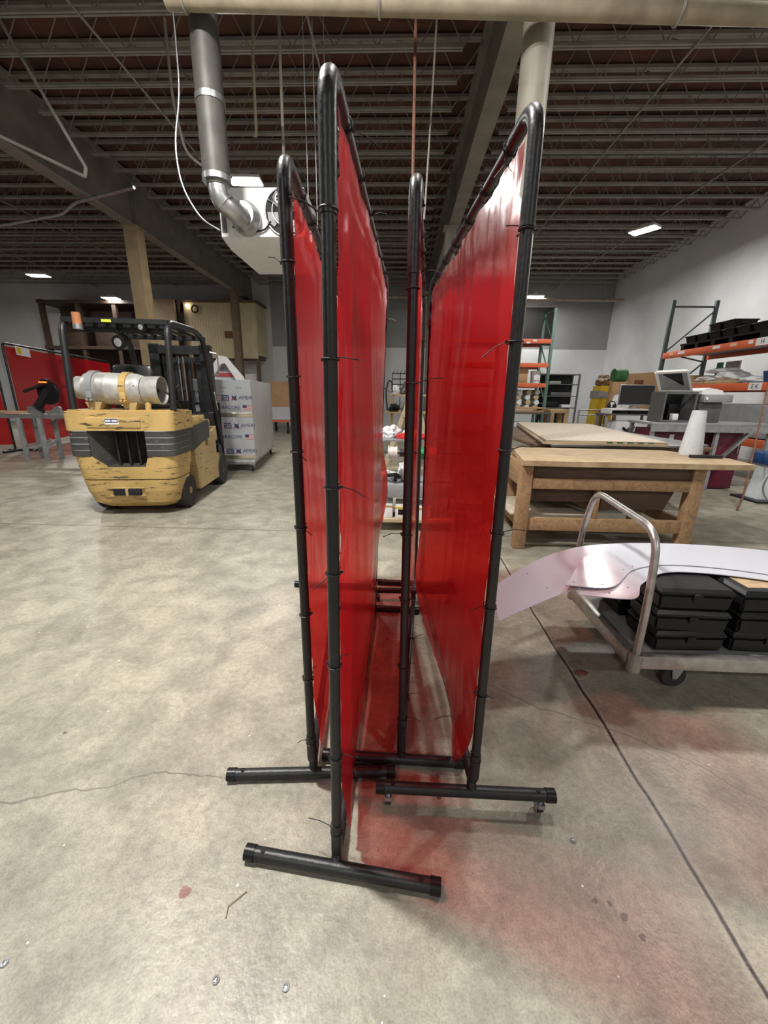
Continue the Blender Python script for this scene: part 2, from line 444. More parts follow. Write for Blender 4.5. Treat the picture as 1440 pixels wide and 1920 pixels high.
M = dict(
    floor=floor_mat(),
    film=film_mat('red_vinyl'),
    black=pm('black_enamel', (0.015, 0.016, 0.018), 0.42, 0.0, 0.4, 9, 0.08, 60),
    black_matt=pm('black_plastic', (0.010, 0.010, 0.011), 0.36, 0, 0.3, 8, 0, 40, None, (1, 1, 1), 0.3),
    tie=pm('black_nylon', (0.012, 0.012, 0.012), 0.5, 0, 0.2),
    rubber=pm('black_rubber', (0.030, 0.028, 0.026), 0.8, 0, 0.35, 12, 0.2, 50),
    yellow=paint_worn('yellow_enamel', (0.60, 0.41, 0.15), (0.11, 0.08, 0.05), 0.565),
    yellow_dull=paint_worn('dusty_yellow_enamel', (0.50, 0.36, 0.17), (0.09, 0.07, 0.05), 0.58),
    charcoal=paint_worn('charcoal_enamel', (0.060, 0.060, 0.058), (0.20, 0.19, 0.17), 0.62),
    dark=pm('dark_void_paint', (0.008, 0.008, 0.009), 0.7, 0, 0.3),
    steel_dark=pm('oily_dark_steel', (0.035, 0.036, 0.040), 0.45, 0.3, 0.45, 10, 0.1),
    galv=pm('galvanised_steel', (0.52, 0.53, 0.54), 0.38, 0.85, 0.3, 14, 0.05),
    alu=pm('aluminium', (0.55, 0.53, 0.51), 0.34, 0.75, 0.35, 18, 0.05),
    tank=pm('weathered_aluminium', (0.52, 0.515, 0.49), 0.45, 0.25, 0.32, 9, 0.1, 30),
    grey=pm('grey_paint', (0.30, 0.31, 0.32), 0.5, 0, 0.2),
    dgrey=pm('dark_grey_paint', (0.11, 0.112, 0.115), 0.5, 0, 0.25),
    white=pm('white_paint', (0.78, 0.78, 0.78), 0.45, 0, 0.08),
    acm=pm('white_plastic_sheet', (0.56, 0.57, 0.63), 0.2, 0, 0.05, 3),
    acm_edge=pm('sheet_pack_side', (0.50, 0.49, 0.48), 0.5, 0.1, 0.12, 3),
    acm_print=pm('printed_silver_film', (0.60, 0.625, 0.66), 0.28, 0.35, 0.12, 2),
    print_navy=pm('navy_ink', (0.035, 0.045, 0.12), 0.5),
    print_red=pm('red_ink', (0.42, 0.07, 0.075), 0.5),
    gold=pm('shiny_foil_strip', (0.72, 0.66, 0.50), 0.2, 0.8, 0.2, 4),
    bench=wood_mat('workbench_wood', (0.40, 0.255, 0.135), (0.255, 0.15, 0.075), (6, 1, 6), 3),
    bench_top=wood_mat('workbench_top_wood', (0.58, 0.44, 0.27), (0.36, 0.25, 0.14), (1.4, 4, 1.4), 4),
    bench_dark=wood_mat('dark_drawer_wood', (0.115, 0.068, 0.042), (0.065, 0.040, 0.026), (1, 1, 6), 3),
    osb=pm('strand_board', (0.60, 0.53, 0.43), 0.6, 0, 0, 26, 0.1, 60, (0.45, 0.37, 0.27)),
    ply_edge=wood_mat('plywood_edge', (0.55, 0.44, 0.29), (0.33, 0.24, 0.14), (1, 1, 40), 2),
    lumber=wood_mat('pale_lumber', (0.58, 0.41, 0.23), (0.42, 0.28, 0.15), (1, 6, 1), 3),
    col_brown=pm('brown_column_paint', (0.20, 0.145, 0.10), 0.55, 0, 0.25, 4),
    tan=pm('tan_column_paint', (0.36, 0.27, 0.155), 0.55, 0, 0.25, 4),
    pipe_tan=pm('taupe_column_paint', (0.33, 0.30, 0.245), 0.5, 0, 0.22, 5),
    pipe_cream=pm('cream_pipe_paint', (0.40, 0.34, 0.245), 0.5, 0, 0.3, 6),
    joist=pm('grey_joist_primer', (0.32, 0.30, 0.268), 0.55, 0.0, 0.3, 3),
    beam=pm('beam_primer', (0.25, 0.23, 0.195), 0.55, 0.0, 0.3, 2.5),
    deck=pm('rust_brown_roof_deck', (0.125, 0.052, 0.031), 0.8, 0, 0.5, 2.2, 0.1, 20),
    duct=pm('dull_flue_metal', (0.12, 0.115, 0.105), 0.55, 0.3, 0.3, 8),
    orange=pm('orange_rack_enamel', (0.72, 0.145, 0.055), 0.45, 0, 0.15, 8),
    green_post=pm('green_rack_enamel', (0.10, 0.20, 0.155), 0.5, 0, 0.3, 8),
    slate_post=pm('slate_rack_enamel', (0.085, 0.12, 0.125), 0.5, 0, 0.3, 8),
    carton=pm('brown_cardboard', (0.48, 0.30, 0.155), 0.75, 0, 0.18, 4),
    corr=pm('beige_corrugated_panel', (0.64, 0.55, 0.35), 0.55, 0, 0.2, 2),
    dark_wood=wood_mat('old_dark_wood', (0.065, 0.036, 0.022), (0.030, 0.018, 0.012), (1, 1, 5), 3),
    brown_wood=wood_mat('old_brown_wood', (0.17, 0.105, 0.06), (0.10, 0.06, 0.036), (1, 1, 5), 3),
    maroon=pm('maroon_enamel', (0.14, 0.012, 0.032), 0.4, 0, 0.2),
    haz_yellow=pm('bright_yellow_enamel', (0.72, 0.52, 0.03), 0.42, 0, 0.12),
    red_plastic=pm('red_plastic', (0.62, 0.03, 0.03), 0.4, 0, 0.1),
    green_wire=pm('green_wire', (0.02, 0.34, 0.10), 0.4, 0, 0.3, 60, 0, 40, None, (1, 1, 8)),
    white_wire=pm('white_wire', (0.66, 0.60, 0.58), 0.45, 0, 0.2, 60),
    blue=pm('blue_enamel', (0.02, 0.07, 0.20), 0.4, 0, 0.2),
    bag=pm('white_poly_bag', (0.80, 0.82, 0.84), 0.3, 0, 0.15, 7, 0.4, 14),
    seat=pm('black_vinyl', (0.014, 0.0145, 0.016), 0.30, 0, 0.2, 8, 0, 40, None, (1, 1, 1), 0.35),
    lens=pm('lamp_lens', (0.55, 0.56, 0.58), 0.12, 0.6, 0.1),
    amber=pm('dusty_orange_lens', (0.52, 0.20, 0.09), 0.35, 0, 0.2),
    lime=pm('lime_sticker', (0.62, 0.68, 0.05), 0.5, 0, 0.05),
    sticker=pm('white_sticker', (0.80, 0.80, 0.82), 0.5, 0, 0.05),
    sticker_or=pm('peach_sticker', (0.78, 0.50, 0.30), 0.5, 0, 0.1),
    screen_off=pm('dark_monitor_glass', (0.012, 0.012, 0.014), 0.18, 0, 0.1),
    rust_rod=pm('rusty_rod', (0.22, 0.095, 0.06), 0.6, 0.2, 0.4, 12),
    orange_lamp=emit('orange_work_light_glow', (1.0, 0.22, 0.02), 1.5),
    lamp=emit('led_diffuser', (1.0, 0.985, 0.96), 22.0),
    bulb=emit('warm_bulb', (1.0, 0.86, 0.62), 14.0),
    brown_sign=pm('brown_sign_paint', (0.17, 0.075, 0.03), 0.6, 0, 0.2),
    foliage=pm('green_tape_rolls', (0.04, 0.16, 0.055), 0.6, 0, 0.3, 12),
    ladder=wood_mat('ladder_wood', (0.50, 0.42, 0.29), (0.36, 0.29, 0.19), (1, 1, 6), 4),
    case_label=pm('tan_case_label', (0.55, 0.38, 0.22), 0.4, 0, 0.35, 30),
    white_cloth=pm('white_felt', (0.70, 0.74, 0.76), 0.8, 0, 0.1, 10, 0.2),
)
# ------------------------------------------------------------------ the setting
def struct(name, mb, mat, label=None, world=True, smooth=None):
    o = mb.build(name, mat, smooth=smooth)
    o['kind'] = 'structure'
    if label: o['label'] = label
    return o

XR, YB, XL, YF = 8.7, 18.6, -18.0, -9.0        # inside faces of the walls
ZD = 6.25                                     # underside of the roof deck
ZJ = 5.70                                     # underside of the joists
struct('floor', MB().bb(XL - .3, XR + .3, YF - .3, YB + .3, -0.2, 0.0), M['floor'])
struct('ceiling', MB().bb(XL - .3, XR + .3, YF - .3, YB + .3, ZD, ZD + 0.2), M['deck'])
wm_r = block_wall_mat('white_block_wall', (0.80, 0.82, 0.84), (0.80, 0.82, 0.84), 9)
wm_b = block_wall_mat('two_tone_block_wall', (0.34, 0.35, 0.36), (0.76, 0.78, 0.80), 3.38)
wm_l = block_wall_mat('grey_block_wall', (0.66, 0.67, 0.68), (0.66, 0.67, 0.68), 9)
struct('wall_right', MB().bb(XR, XR + .25, YF, YB, 0, ZD), wm_r)
struct('wall_back', MB().bb(-5.6, XR, YB, YB + .25, 0, ZD), wm_b)
struct('wall_back.001', MB().bb(XL, -5.6, YB, YB + .25, 0, ZD), wm_l)
struct('wall_left', MB().bb(XL - .25, XL, YF, YB, 0, ZD), wm_l)
struct('wall_front', MB().bb(XL, XR, YF - .25, YF, 0, ZD), wm_l)
# dark opening high in the back wall, with its frame
o = struct('trim_1', MB().bb(5.05, 6.35, YB - .03, YB - .002, 3.55, 5.0), M['dark'])

# open-web steel joists running across the hall, in three bays between the girders
GX = (-6.35, 1.13)                            # girder centre lines
def joist_mesh(x0, x1):
    mb = MB()
    for dy in (-0.024, 0.024):                # double-angle chords
        mb.bb(x0 + .42, x1 - .42, dy - .015, dy + .015, ZJ, ZJ + .038)
        mb.bb(x0, x1, dy - .022, dy + .022, ZD - .075, ZD - .03)
    n = max(4, round((x1 - x0) / 0.62)); st = (x1 - x0 - .84) / n
    for i in range(n):
        a = x0 + .42 + i * st
        mb.cyl((a, 0, ZJ + .03), (a + st / 2, 0, ZD - .06), 0.008, seg=5, caps=False)
        mb.cyl((a + st / 2, 0, ZD - .06), (a + st, 0, ZJ + .03), 0.008, seg=5, caps=False)
    mb.cyl((x0 + .42, 0, ZJ + .03), (x0 + .05, 0, ZD - .06), 0.013, seg=5, caps=False)
    mb.cyl((x1 - .42, 0, ZJ + .03), (x1 - .05, 0, ZD - .06), 0.013, seg=5, caps=False)
    return mb
bays = [(XL, GX[0]), (GX[0], GX[1]), (GX[1], XR)]
protos = []
for a, b_ in bays:
    j = joist_mesh(a + .01, b_ - .01).build('ceiling_joist', M['joist'], smooth=0)
    j['kind'] = 'structure'
    protos.append(j)
y = -2.6
first = True
while y < YB - .3:
    for p in protos:
        if first: p.location = (0, y, 0)
        else:
            c = p.copy(); COL.objects.link(c); c.location = (0, y, 0)
    first = False
    y += 0.578
# girders
for gx in GX:
    mb = MB()
    mb.bb(gx - .125, gx + .125, YF, YB, 5.10, 5.122)
    mb.bb(gx - .125, gx + .125, YF, YB, ZD - .10, ZD - .076)
    mb.bb(gx - .007, gx + .007, YF, YB, 5.122, ZD - .10)
    for k in range(4):
        yy = 4.66 + 6 * k - 6
        for s in (-1, 1):
            mb.bb(gx + s * .012, gx + s * .115, yy - .006, yy + .006, 5.122, ZD - .10)
    struct('ceiling_beam', mb, M['beam'], smooth=0)
# bridging lines under the joists
for bx, r in ((-3.9, .016), (-1.2, .016), (3.6, .016), (6.2, .016), (-9.5, .016), (-13, .016)):
    mb = MB()
    mb.cyl((bx, -2.6, ZJ - .012), (bx, YB, ZJ - .012), r, seg=6)
    yy = -2.6
    while yy < YB - 1:
        mb.cyl((bx, yy, ZJ), (bx, yy + .578, ZD - .09), 0.009, seg=4, caps=False)
        yy += .578
    struct('ceiling_bridging', mb, M['joist'], smooth=0)

# columns
def column(name, mb, mat):
    return struct(name, mb, mat)
mb = MB().cyl((1.15, 4.66, 0.02), (1.15, 4.66, 5.08), .135, seg=28)
mb.bb(.97, 1.33, 4.48, 4.84, 0, .022); mb.bb(1.0, 1.3, 4.51, 4.81, 5.07, 5.10)
column('column', mb, M['pipe_tan'])
for yy in (10.66, 16.66):
    mb = MB().cyl((1.06, yy, 0.02), (1.06, yy, 5.08), .125, seg=20)
    mb.bb(.88, 1.24, yy - .18, yy + .18, 0, .022); mb.bb(.9, 1.22, yy - .16, yy + .16, 5.07, 5.10)
    column('column', mb, M['pipe_tan'])
for yy, w in ((10.66, .155), (16.6, .125)):
    mb = MB()                                  # wide-flange column with boards on two faces
    mb.bb(-6.35 - w, -6.35 + w, yy - w, yy - w + .03, 0, 5.08); mb.bb(-6.35 - w, -6.35 + w, yy + w - .03, yy + w, 0, 5.08)
    mb.bb(-6.35 - w + .012, -6.35 + w - .012, yy - w + .03, yy + w - .03, 0, 5.08)
    mb.bb(-6.35 - w * 1.2, -6.35 + w * 1.2, yy - w * 1.2, yy + w * 1.2, 5.07, 5.10)
    column('column', mb, M['tan'] if yy < 12 else M['col_brown'])

# ------------------------------------------------------------------ pipes and conduit under the roof
t = thing('overhead_pipe', 'thick cream painted pipe running across the ceiling in front of the girder', 'pipe', (0, 4.38, 4.52))
mb = MB().cyl((-2.05, 4.38, 4.595), (6.2, 4.38, 4.33), .070, seg=20)
mb.build('pipe', M['pipe_cream'], t, world=True)
mb = MB()
for x in (-1.9, -.25, 2.2, 3.6):
    zz = 4.595 - (x + 2.05) * .0321
    mb.torus((x, 4.38, zz), (1, 0, 0), .077, .012, 18, 6)
    mb.cyl((x, 4.38, zz + .08), (x, 4.38, ZD), .008, seg=6)
    mb.build('hanger', M['joist'], t, world=True); mb = MB()
o = MB().tube(fillet([(-3.0, 16.9, 5.02), (7.2, 17.2, 5.0), (8.4, 17.2, 5.0)], .1), .055, 10).build('sprinkler_pipe', M['pipe_cream'])
tag(o, 'long pale horizontal pipe high in front of the back wall', 'pipe')
for x in (-1.5, 3.0, 7.6): MB().cyl((x, 17.0 if x < 0 else 17.2, 5.07), (x, 17.0 if x < 0 else 17.2, ZD), .012, seg=6).build('hanger', M['joist'], o)
def conduit(name, pts, r, mat, label, rad=.06):
    o = MB().tube(fillet(pts, rad), r, 8).build(name, mat)
    return tag(o, label, 'conduit')
conduit('conduit', [(-8.6, 7.2, 5.05), (-6.2, 7.0, 5.0), (-5.4, 6.1, 4.62), (-4.18, 6.1, 4.10), (-4.15, 6.1, 4.2), (-4.9, 6.0, 5.73)], .02, M['joist'],
        'bright grey conduit sloping down beside the girder above the forklift', .02)
conduit('drop_cord', [(-2.95, 6.2, 5.75), (-3.0, 6.3, 5.0), (-2.95, 6.4, 4.5), (-2.75, 6.4, 4.35), (-2.35, 6.4, 4.22)], .018, M['joist'],
        'thin grey drop conduit with an elbow hanging between girder and flue', .12)
conduit('drop_cord.001', [(-1.76, 5.9, 5.75), (-1.75, 5.7, 5.0), (-1.73, 5.6, 4.3), (-1.75, 5.6, 4.26)], .018, M['pipe_cream'],
        'cream drop conduit ending in wire clips above the unit heater', .05)
conduit('drop_cord.002', [(-1.48, 5.9, 5.75), (-1.42, 5.6, 4.3), (-1.40, 5.5, 3.53)], .017, M['pipe_tan'],
        'brown hanger rod dropping to the top of the unit heater', .05)
conduit('flue_cable', [(-2.28, 4.9, 5.72), (-2.28, 5.0, 5.0), (-2.3, 5.0, 4.3), (-2.42, 5.0, 3.9), (-2.38, 5.0, 3.5), (-2.2, 5.0, 3.22), (-2.01, 5.0, 3.12)], .010, M['galv'],
        'looping silver cable beside the flue pipe of the heater', .3)
conduit('drop_cord.003', [(.06, 4.9, 5.75), (.06, 4.7, 4.5), (.07, 4.4, 3.2), (.07, 4.4, 2.9)], .014, M['rust_rod'],
        'rust coloured drop pipe hanging above the middle red screen', .2)
conduit('drop_cord.004', [(.30, 5.4, 5.75), (.26, 5.3, 4.4), (.22, 5.2, 3.3)], .010, M['pipe_tan'],
        'thin brown drop rod beside the rust coloured drop pipe', .2)
conduit('conduit.001', [(-13, 11, 5.05), (-9, 10.2, 5.0), (-7.2, 9.6, 4.98), (-6.6, 9.2, 5.03), (-5.0, 8.6, 5.03)], .03, M['galv'],
        'grey conduit with a junction box crossing below the girder', .2)
for i, (x, y0) in enumerate(((-1.12, 5.45), (-1.02, 5.45), (-.90, 5.45))):
    o = MB().cyl((x, y0, 3.525 if x < -1.07 else 3.3), (x, y0, 5.75), .006, seg=5).build('hanger_rod', M['galv'])
    tag(o, 'thin steel hanger rods hung side by side over the heater', 'rod', 'steel hanger rods')

# ------------------------------------------------------------------ ceiling lights
def light(loc, rz, label, power=0, warm=(1, .97, .92), size=(.62, .34)):
    x, y, z = loc
    t = thing('ceiling_light', label, 'light', loc, rz, 'high bay lights')
    sx, sy = size
    MB().bb(-sx / 2, sx / 2, -sy / 2, sy / 2, .0, .05, .008).bb(-.09, .09, -.07, .07, .05, .13, .01).build('housing', M['white'], t)
    MB().bb(-sx / 2 + .02, sx / 2 - .02, -sy / 2 + .02, sy / 2 - .02, -.012, -.001).build('diffuser', M['lamp'], t)
    for s in (-1, 1): MB().cyl((s * sx * .3, 0, .05), (s * sx * .3, 0, ZD - z - .001), .004, seg=5).build('hanger', M['galv'], t)
    if power:
        ld = bpy.data.lights.new('ceiling_light_lamp', 'AREA')
        ld.shape = 'RECTANGLE'; ld.size = sx - .06; ld.size_y = sy - .06; ld.energy = power; ld.color = warm
        lo = bpy.data.objects.new('ceiling_light_lamp', ld); COL.objects.link(lo)
        lo.parent = t; lo.location = (0, 0, -.02)
    return t
LP = 172
light((-3.05, 9.02, 5.30), .05, 'rectangular light glowing above the unit heater and its flue', LP)
light((5.76, 11.36, 5.30), -.95, 'rectangular light glowing over the pallet rack by the white wall', LP)
light((-11.9, 14.3, 5.0), .1, 'rectangular light glowing above the grey wall beyond the forklift', LP * 1.2)
light((5.05, 17.2, 5.10), .0, 'small distant light glowing above the far orange rack', LP * .7)
light((-11.4, 17.0, 4.9), .0, 'distant light glowing over the old wooden storage bay', LP * .10)
light((-1.9, 1.75, 5.30), .0, 'rectangular light hung high over the red screens', LP * 2.35)
light((.75, 2.35, 5.30), .0, 'rectangular light hung high over the middle aisle', LP * .35)
light((4.4, 4.4, 5.30), .0, 'rectangular light hung high over the platform cart', LP)
light((-8.2, 3.2, 5.30), .0, 'rectangular light hung high over the open floor by the forklift', LP * .85)
light((-2.4, -5.2, 5.30), .0, 'rectangular light hung high at the near end of the hall', LP, (.93, .97, 1))
light((4.6, -4.6, 5.30), .0, 'rectangular light hung high by the near white wall', LP)
# ------------------------------------------------------------------ the four red welding screens
def welding_screen(label, BN, BF, TN, TF, zb, zt, near_bar, far_bar, zbar, off, rng, casters=False, stub=.06, toprad=.10, scallop=1.0, botrad=.05):
    """BN.. are the near/far lower and upper corners in plan; the bars are end points in plan"""
    random.seed(rng)
    t = thing('welding_screen', label, 'screen', ((BN[0] + BF[0]) / 2, (BN[1] + BF[1]) / 2, 0), 0)
    r = .0152
    V = lambda p, z: Vector((p[0], p[1], z))
    bn, tn, tf, bf = V(BN, zb), V(TN, zt), V(TF, zt), V(BF, zb)
    path = fillet([bn, tn, tf, bf], [botrad, toprad, toprad, botrad], closed=True, n=9)
    MB().tube(path, r, 14, True).build('frame', M['black'], t, world=True)
    # sleeves that join the tube lengths
    u = (tf - tn).normalized()
    for c, a, b_, l in ((tn, bn, tf, .24), (tf, bf, tn, .24), (bn, tn, bf, .13), (bf, tf, bn, .13)):
        da = (a - c).normalized(); db = (b_ - c).normalized()
        rad = toprad if c in (tn, tf) else botrad
        l2 = .15 if c in (tn, tf) else .09
        MB().tube(fillet([c + da * l, c, c + db * l2], [0, rad, 0], n=9), r * 1.17, 14).build('corner_elbow', M['black'], t, world=True)
    # feet
    for bar, corner, inner in ((near_bar, bn, bf), (far_bar, bf, bn)):
        a = Vector((bar[0], bar[1], zbar)); b_ = Vector((bar[2], bar[3], zbar))
        d = (b_ - a).normalized()
        sp = corner + (inner - corner).normalized() * stub
        k = (Vector((sp.x, sp.y, zbar)) - a).dot(d)
        foot = a + d * k
        f = MB().cyl(a, b_, .0205, seg=18).cyl(foot, (sp.x, sp.y, zb), .0165, seg=14).build('foot_bar', M['black'], t, world=True)
        for e, s in ((a, 1), (b_, -1)):
            mb = MB().cyl(e - d * s * .004, e + d * s * .028, .0232, seg=18)
            mb.cyl(e + d * s * .055 + Vector((0, 0, .0195)), e + d * s * .055 + Vector((0, 0, .0213)), .0085, seg=12)
            o = mb.build('end_cap', M['black_matt'], f)
            o.data.transform(Matrix.Translation(-t.location))
        if casters:
            for e, s in ((a, 1), (b_, -1)):
                c = e + d * s * .04
                ms = MB().cyl((c.x, c.y, zbar - .018), (c.x, c.y, .052), .007, seg=8)
                ms.box((c.x, c.y, .046), (.022, .032, .016)).box((c.x - .012, c.y + .01, .03), (.003, .03, .035)).box((c.x + .012, c.y + .01, .03), (.003, .03, .035))
                cf = ms.build('caster', M['galv'], t, world=True)
                o = MB().cyl((c.x - .009, c.y + .012, .0215), (c.x + .009, c.y + .012, .0215), .0215, seg=18).build('wheel', M['rubber'], cf)
                o.data.transform(Matrix.Translation(-t.location))
    # the vinyl
    n = u.cross(Vector((0, 0, 1))).normalized()
    if n.x < 0: n = -n
    ph = [random.uniform(0, 6) for _ in range(6)]
    def F(s, q):
        ins = .022
        lo = bn.lerp(bf, s); hi = tn.lerp(tf, s)
        L = (bf - bn).length
        s2 = ins / L + s * (1 - 2 * ins / L)
        # edges pulled in between the ties
        sc_ = .006 * scallop * abs(math.sin(q * PI * 5.5 + ph[0]))
        s2 += (sc_ / L) * (1 - s) - (sc_ / L) * s
        lo = bn.lerp(bf, s2); hi = tn.lerp(tf, s2)
        zl, zh = .022, .044 + .010 * abs(math.sin(s * PI * 6 + ph[1]))
        p = lo.lerp(hi, (zl + q * (zt - zb - zl - zh)) / (zt - zb))
        w = off(s, q)
        edge = min(s, 1 - s, 1.0) * 2
        w += .014 * edge * noise.noise(Vector((s * 4.0 + rng, q * 1.6, rng * 1.3)))
        w += .0045 * noise.noise(Vector((s * 15 + rng, q * 4 + s * 5, 2.0))) * (.35 + .65 * abs(2 * q - 1))
        near_edge = math.exp(-min(q, 1 - q, s * .8, (1 - s) * .8) / .06)
        w += .004 * near_edge * noise.noise(Vector((s * 40 + q * 12, q * 30 - s * 18, rng)))
        if q > .94 or q < .02:                     # rounded frame corners: keep the sheet clear of the bends
            e = max(0, .06 - min(s, 1 - s)) / .06
            p = p + (u if s < .5 else -u) * .022 * e
        return p + n * w
    MB().grid(F, 96, 120).build('vinyl_sheet', M['film'], t, world=True, smooth=3.1, fix=False)
    # cable ties
    ties = []
    for q in (.03, .17, .33, .48, .62, .76, .90): ties.append((0, q))
    for q in (.08, .3, .52, .74, .93): ties.append((1, q))
    for s in (.12, .27, .42, .57, .72, .87): ties.append((2, s))
    for s in (.2, .5, .8): ties.append((3, s))
    for side, k in ties:
        k += random.uniform(-.02, .02)
        if side == 0: c = bn.lerp(tn, .04 + k * .92); ax = (tn - bn)
        elif side == 1: c = bf.lerp(tf, .04 + k * .92); ax = (tf - bf)
        elif side == 2: c = tn.lerp(tf, k); ax = (tf - tn)
        else: c = bn.lerp(bf, k); ax = (bf - bn)
        inn = ((bn + tf) / 2 - c); inn = (inn - ax.normalized() * inn.dot(ax.normalized())).normalized()
        mb = MB().torus(c, ax + Vector((random.uniform(-.2, .2), random.uniform(-.2, .2), 0)) * ax.length * .3, r + .003, .0022, 14, 5)
        mb.torus(c + inn * .026, Vector((n.x, n.y, .3)).cross(inn), .013, .0017, 12, 5)
        h = c + n * random.choice((-1, 1)) * (r + .004) + inn * .012
        tl = n * random.choice((-1, 1)) * random.uniform(.03, .08) + Vector((0, 0, random.uniform(-.06, .03))) + inn * random.uniform(-.01, .04)
        mb.box(h, (.007, .006, .006))
        mb.tube([h, h + tl * .5 + Vector((0, 0, .006)), h + tl], .0014, 5)
        mb.build('cable_tie', M['tie'], t, world=True)
    return t

bump = lambda x, c, w: math.exp(-((x - c) / w) ** 2)
# front screen, nearest the camera
welding_screen('tall red welding screen standing nearest, on a diagonal black foot bar',
    (-.162, .900), (-.143, 2.44), (-.145, .903), (-.092, 2.40), .040, 1.994,
    (-.449, .903, .153, .837), (-.44, 2.46, .165, 2.43), .0225,
    lambda s, q: .012 + .035 * math.sin(s * PI) * bump(q, .45, .35) + .022 * bump(q, .02, .06) * bump(s, 0, .12) + .05 * bump(s, 1, .1) * bump(q, .42, .12), 3, stub=.0, botrad=.03)
welding_screen('narrow red welding screen behind the nearest one, on the forklift side',
    (-.296, 1.177), (-.44, 2.76), (-.301, 1.175), (-.375, 2.74), .085, 1.986,
    (-.617, 1.165, .012, 1.213), (-.765, 2.77, -.16, 2.755), .0225,
    lambda s, q: .010 + .03 * math.sin(s * PI) * bump(q, .3, .3) + .03 * bump(q, .02, .1) * bump(s, .15, .2) - .02 * bump(q, .75, .2) * math.sin(s * PI), 5, stub=.04)
welding_screen('red welding screen seen almost edge-on between the other three',
    (.039, 1.265), (.150, 2.83), (.028, 1.262), (.132, 2.75), .055, 1.985,
    (-.271, 1.272, .284, 1.262), (-.135, 2.845, .45, 2.83), .0225,
    lambda s, q: -.004 - .012 * math.sin(s * PI) * bump(q, .25, .3) - .02 * bump(q, .05, .12) * math.sin(s * PI), 8, stub=.01, botrad=.04)
welding_screen('wide red welding screen on small casters, beside the wooden workbench',
    (.287, 1.086), (.185, 2.60), (.283, 1.087), (.172, 2.58), .130, 2.037,
    (-.047, 1.093, .570, 1.090), (-.16, 2.58, .43, 2.60), .085,
    lambda s, q: -.008 - .055 * bump(s, .8, .35) * bump(q, .06, .16) - .05 * bump(q, 0, .05) * bump(s, 0, .15) - .015 * math.sin(s * PI) * bump(q, .3, .3) + .012 * math.sin(s * PI) * bump(q, .85, .1), 13, casters=True, stub=.025)
# ------------------------------------------------------------------ the forklift (local frame: +y is its front, origin under the rear axle)
FK = thing('forklift', 'worn yellow forklift seen from the rear with a gas tank across its counterweight', 'forklift', (-3.165, 4.82, 0), math.radians(8.2))
def plan(hw, yr, yf, c, cx=0.0):
    """plan outline with rounded rear corners"""
    pts = []
    for k in range(7):
        a = PI + k / 6 * PI / 2
        pts.append((-hw + c + c * math.cos(a), yr + c + c * math.sin(a)))
    for k in range(7):
        a = 1.5 * PI + k / 6 * PI / 2
        pts.append((hw - c + c * math.cos(a), yr + c + c * math.sin(a)))
    pts += [(hw, yf), (-hw, yf)]
    return pts
# counterweight: tapered skirt, bumper with the notch under the grille
mb = MB()
mb.prism(plan(.40, -.26, .02, .16), .09, .16, top=plan(.475, -.36, .04, .16))
mb.prism(plan(.475, -.36, .04, .16), .16, .30, top=plan(.51, -.395, .04, .15))
mb.prism(plan(.51, -.395, .04, .15), .30, .435, top=plan(.53, -.41, .04, .15))
mb.prism(plan(.53, -.41, .06, .15), .447, .575, top=plan(.545, -.42, .06, .14))
o = mb.build('counterweight', M['yellow'], FK)
# two cheeks either side of the V notch
def clipx(poly, a, b_): return [(min(max(x, a), b_), y_) for x, y_ in poly]
for s, lo_, hi_ in ((-1, (-.6, -.25), (-.6, -.335)), (1, (.22, .6), (.265, .6))):
    q0 = plan(.545, -.42, .10, .14); q1 = plan(.556, -.422, .10, .13)
    MB().prism(clipx(q0, *lo_), .575, .71, top=clipx(q1, *hi_)).build('bumper_cheek', M['yellow'], FK)
MB().bb(-.17, .13, -.425, -.30, .262, .332, .004).build('tow_pocket', M['dark'], FK)
mb = MB().bb(-.22, .17, -.414, -.385, .242, .259, .004).bb(-.22, .17, -.416, -.385, .335, .350, .004)
mb.cyl((-.02, -.425, .258), (-.02, -.425, .335), .016, seg=10)
mb.build('tow_pin', M['yellow_dull'], FK)
# grille opening
mb = MB().bb(-.31, .25, -.14, -.10, .50, 1.0)
mb.bb(-.31, .25, -.36, -.10, .985, 1.0)
mb.build('radiator', M['dark'], FK)
mb = MB()
for x in (-.12, .0, .11): mb.box((x, -.26, .775), (.022, .03, .42), bev=.004)
mb.build('grille_bar', M['steel_dark'], FK)
mb = MB()                                       # sloping shroud at the side and foot of the opening
mb.prism([(-.36, -.405), (-.33, -.40), (-.17, -.15), (-.20, -.14)], .575, .99, 'xy')
mb.prism([(.26, -.405), (.29, -.405), (.25, -.13), (.22, -.13)], .575, .99, 'xy')
mb.prism([(-.405, .565), (-.13, .60), (-.13, .575), (-.405, .545)], -.26, .26, 'yz')
mb.build('shroud', M['charcoal'], FK)
# ribbed louvre panels
for s, x0, x1 in ((-1, -.565, -.335), (1, .265, .565)):
    mb = MB(); me_ = MB()
    for k in range(4):
        z0 = .715 + k * .070
        q = plan(.565, -.43 + .004 * k, .16, .10)
        poly = [(min(max(x, x0), x1), y) for x, y in q]
        mb.prism(poly, z0, z0 + .060)
        q = plan(.560, -.425, .15, .10)
        poly = [(min(max(x, x0), x1), y) for x, y in q]
        me_.prism(poly, z0 + .060, z0 + .070)
    lv_ = mb.build('louvre_panel', M['charcoal'], FK)
    me_.build('worn_groove', M['grey'], lv_)
